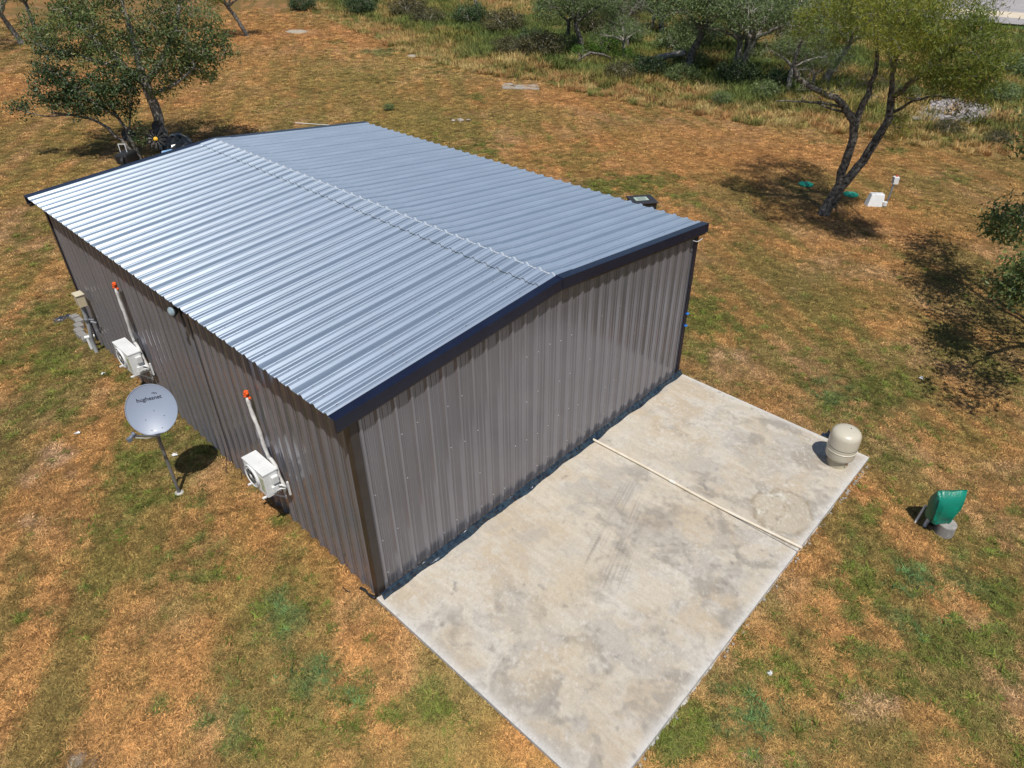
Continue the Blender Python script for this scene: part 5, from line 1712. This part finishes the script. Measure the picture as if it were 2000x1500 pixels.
# concrete pad, stones and odd bits on the lawn
M_pad = simple('old_pad_concrete', (0.34, 0.31, 0.275), 0.95, 0, (0.25, 0.23, 0.20), 3, 0.01)
m = MB()
P = [(29.5, 26.2), (30.9, 24.3), (32.0, 25.4), (31.3, 27.2), (30.5, 27.3)]
m.add([(x_, y_, -0.03) for x_, y_ in P]+[(x_, y_, -0.15) for x_, y_ in P], [(0, 1, 2, 3, 4)]+[(i, i+5, (i+1) % 5+5, (i+1) % 5) for i in range(5)])
tag(m.build('concrete_pad', M_pad), 'small grey concrete pad in the mown lawn near the straw grass', 'pad')
M_stone = simple('pale_debris_stone', (0.42, 0.36, 0.30), 0.95, 0, (0.22, 0.19, 0.17), 6, 0.01)
for (dx, dy, s_, l_) in ((0, 0, .34, 'largest flat grey stone of the little pile beyond the roof'), (0.35, -0.25, .22, 'smaller stone right of the largest flat stone beyond the roof'), (-0.3, 0.25, .2, 'small stone left of the largest flat stone beyond the roof')):
    m = MB()
    m.box((0, 0, 0), (s_, s_*0.8, s_*0.35), Matrix.Rotation(0.3, 3, Vector((1, .4, 1)).normalized()))
    o = m.build('stone', M_stone, bevel=0.03)
    o.location = (22.1+dx, 22.1+dy, GZ+0.06)
    o.rotation_euler = (0.1, 0.05, dx*5)
    tag(o, l_, 'stone', 'stones beyond the roof')
m = MB()
m.tube([(15.6, 27.9, GZ+0.06), (17.0, 25.6, GZ+0.05)], 0.018, 6)
tag(m.build('white_rod', M_white), 'thin pale rod lying on the grass just past the back roof edge', 'rod')
for (x_, y_, s_, l_) in ((-1.72, 8.35, .09, 'small white scrap in the grass left of the dish'), (-0.45, 10.35, .07, 'white scrap in the dry grass between the meter pipe and air conditioner'),
                       (-0.62, 6.1, .09, 'pale scrap just right of the dish shadow'), (13.1, -4.45, .10, 'white scrap in the shade at the right edge'), (3.18, -5.35, .07, 'white cup scrap by the outer slab edge near the bottom')):
    crumple('litter', l_, 'litter', (x_, y_, GZ+0.03), s_, s_*0.8, 0.06, M_white, int(s_*1000+x_*7+90), 5, 5)

# things stored under the trees behind the building
r_ = thing('tarp_bundle', 'shiny black tarp bundle wrapped round the foot of the large trunk', 'tarp', (9.0, 27.4, GZ))
R = np.random.default_rng(5)
m = MB()
vs, fs = [], []
for i in range(11):
    for k in range(22):
        a, q = 2*math.pi*k/22, i/10
        rr_ = 0.62*math.sqrt(max(0, 1-q*q*0.92))*(1+0.10*math.sin(a*5)+R.normal(0, 0.04))
        vs.append((9.15+rr_*1.2*math.cos(a), 27.3+rr_*math.sin(a), GZ+0.78*q+R.normal(0, 0.015)))
for i in range(10):
    for k in range(22):
        fs.append((i*22+k, i*22+(k+1) % 22, (i+1)*22+(k+1) % 22, (i+1)*22+k))
fs.append(tuple(220+k for k in range(22)))
m.add(vs, fs)
m.build('tarp', simple('black_tarp', (0.012, 0.014, 0.018), 0.22), r_)
r_ = thing('garden_windmill', 'small yellow centred windmill ornament with dark blades under the trees', 'ornament', (8.15, 26.9, GZ))
m = MB()
m.tube([(8.15, 26.9, GZ), (8.15, 26.9, 0.75)], 0.02, 6)
m.build('post', M_black, r_)
nrm = Vector((-0.45, -0.8, 0.4)).normalized()
a1 = nrm.orthogonal().normalized()
b1 = nrm.cross(a1)
hc = Vector((8.12, 26.85, 0.78))
m = MB()
m.lathe(hc, [(0.09, 0), (0.09, 0.03), (0.05, 0.05), (0, 0.055)], 16, nrm)
m.build('hub', simple('yellow_hub', (0.75, 0.42, 0.02), 0.5), r_)
for k in range(12):
    a = k*math.pi/6
    d = a1*math.cos(a)+b1*math.sin(a)
    e = nrm.cross(d)
    m = MB()
    p0, p1 = hc+d*0.13, hc+d*0.42
    m.add([p0-e*0.02, p0+e*0.02, p1+e*0.055+nrm*0.03, p1-e*0.055, p0-e*0.02-nrm*.004, p0+e*0.02-nrm*.004, p1+e*0.055+nrm*0.026, p1-e*0.055-nrm*.004], [(0, 1, 2, 3), (7, 6, 5, 4), (0, 3, 7, 4), (1, 5, 6, 2), (2, 6, 7, 3)])
    m.build('blade', M_black, r_)
m = MB()
m.box((0, 0, 0), (0.5, 0.3, 0.35))
o = m.build('blue_cooler', simple('bright_blue_plastic', (0.05, 0.32, 0.75), 0.4, 0, (0.4, 0.5, 0.6), 5), bevel=0.06)
o.location = (8.35, 26.5, GZ+0.2)
tag(o, 'bright blue plastic bin beside the tarp bundle', 'bin')
r_ = thing('black_cart', 'black cart body with a white framed lamp leaning by the small tree', 'cart', (6.6, 27.0, GZ))
m = MB()
m.box((6.75, 26.95, 0.25), (0.9, 0.55, 0.42), Matrix.Rotation(0.7, 3, 'Z'))
m.build('body', M_black, r_, bevel=0.08)
for (wx, wy) in ((6.5, 26.6), (7.1, 27.1)):
    m = MB()
    m.lathe((wx, wy, 0.16), [(0.10, -0.05), (0.24, -0.05), (0.24, 0.05), (0.10, 0.05)], 20, (0.7, -0.7, 0))
    m.build('wheel', M_black, r_)
fr = MB()
fc = Vector((6.72, 27.0, 0.62))
for (da, db, wa, wb) in ((-.14, 0, .03, .38), (.14, 0, .03, .38), (0, .18, .3, .03), (0, -.18, .3, .03)):
    fr.box(fc+Vector((0.7*da, -0.7*da, db)), (wa if wa > .1 else .03, 0.03, wb), Matrix.Rotation(-0.78, 3, 'Z'))
fr.build('lamp_frame', M_white, r_)
for (x_, y_, z_, s_, l_) in ((7.35, 27.65, .95, .30, 'dark metal disc blade standing between the two leaning stems'), (8.55, 27.35, 1.15, .26, 'upper dark disc blade against the large trunk'), (8.45, 27.4, .72, .28, 'lower dark disc blade against the large trunk')):
    r_ = thing('disc_blade', l_, 'disc blade', (x_, y_, GZ), 'dark discs under the trees')
    m = MB()
    m.lathe((x_, y_, z_), [(0.0, 0), (s_, 0.04), (s_, 0.055), (0, 0.02)], 24, (-0.5, -0.8, 0.2))
    m.build('disc', M_black, r_)
    m = MB()
    m.tube([(x_+.02, y_+.03, GZ-.03), (x_+.02, y_+.03, z_)], 0.02, 6)
    m.build('stake', M_black, r_)
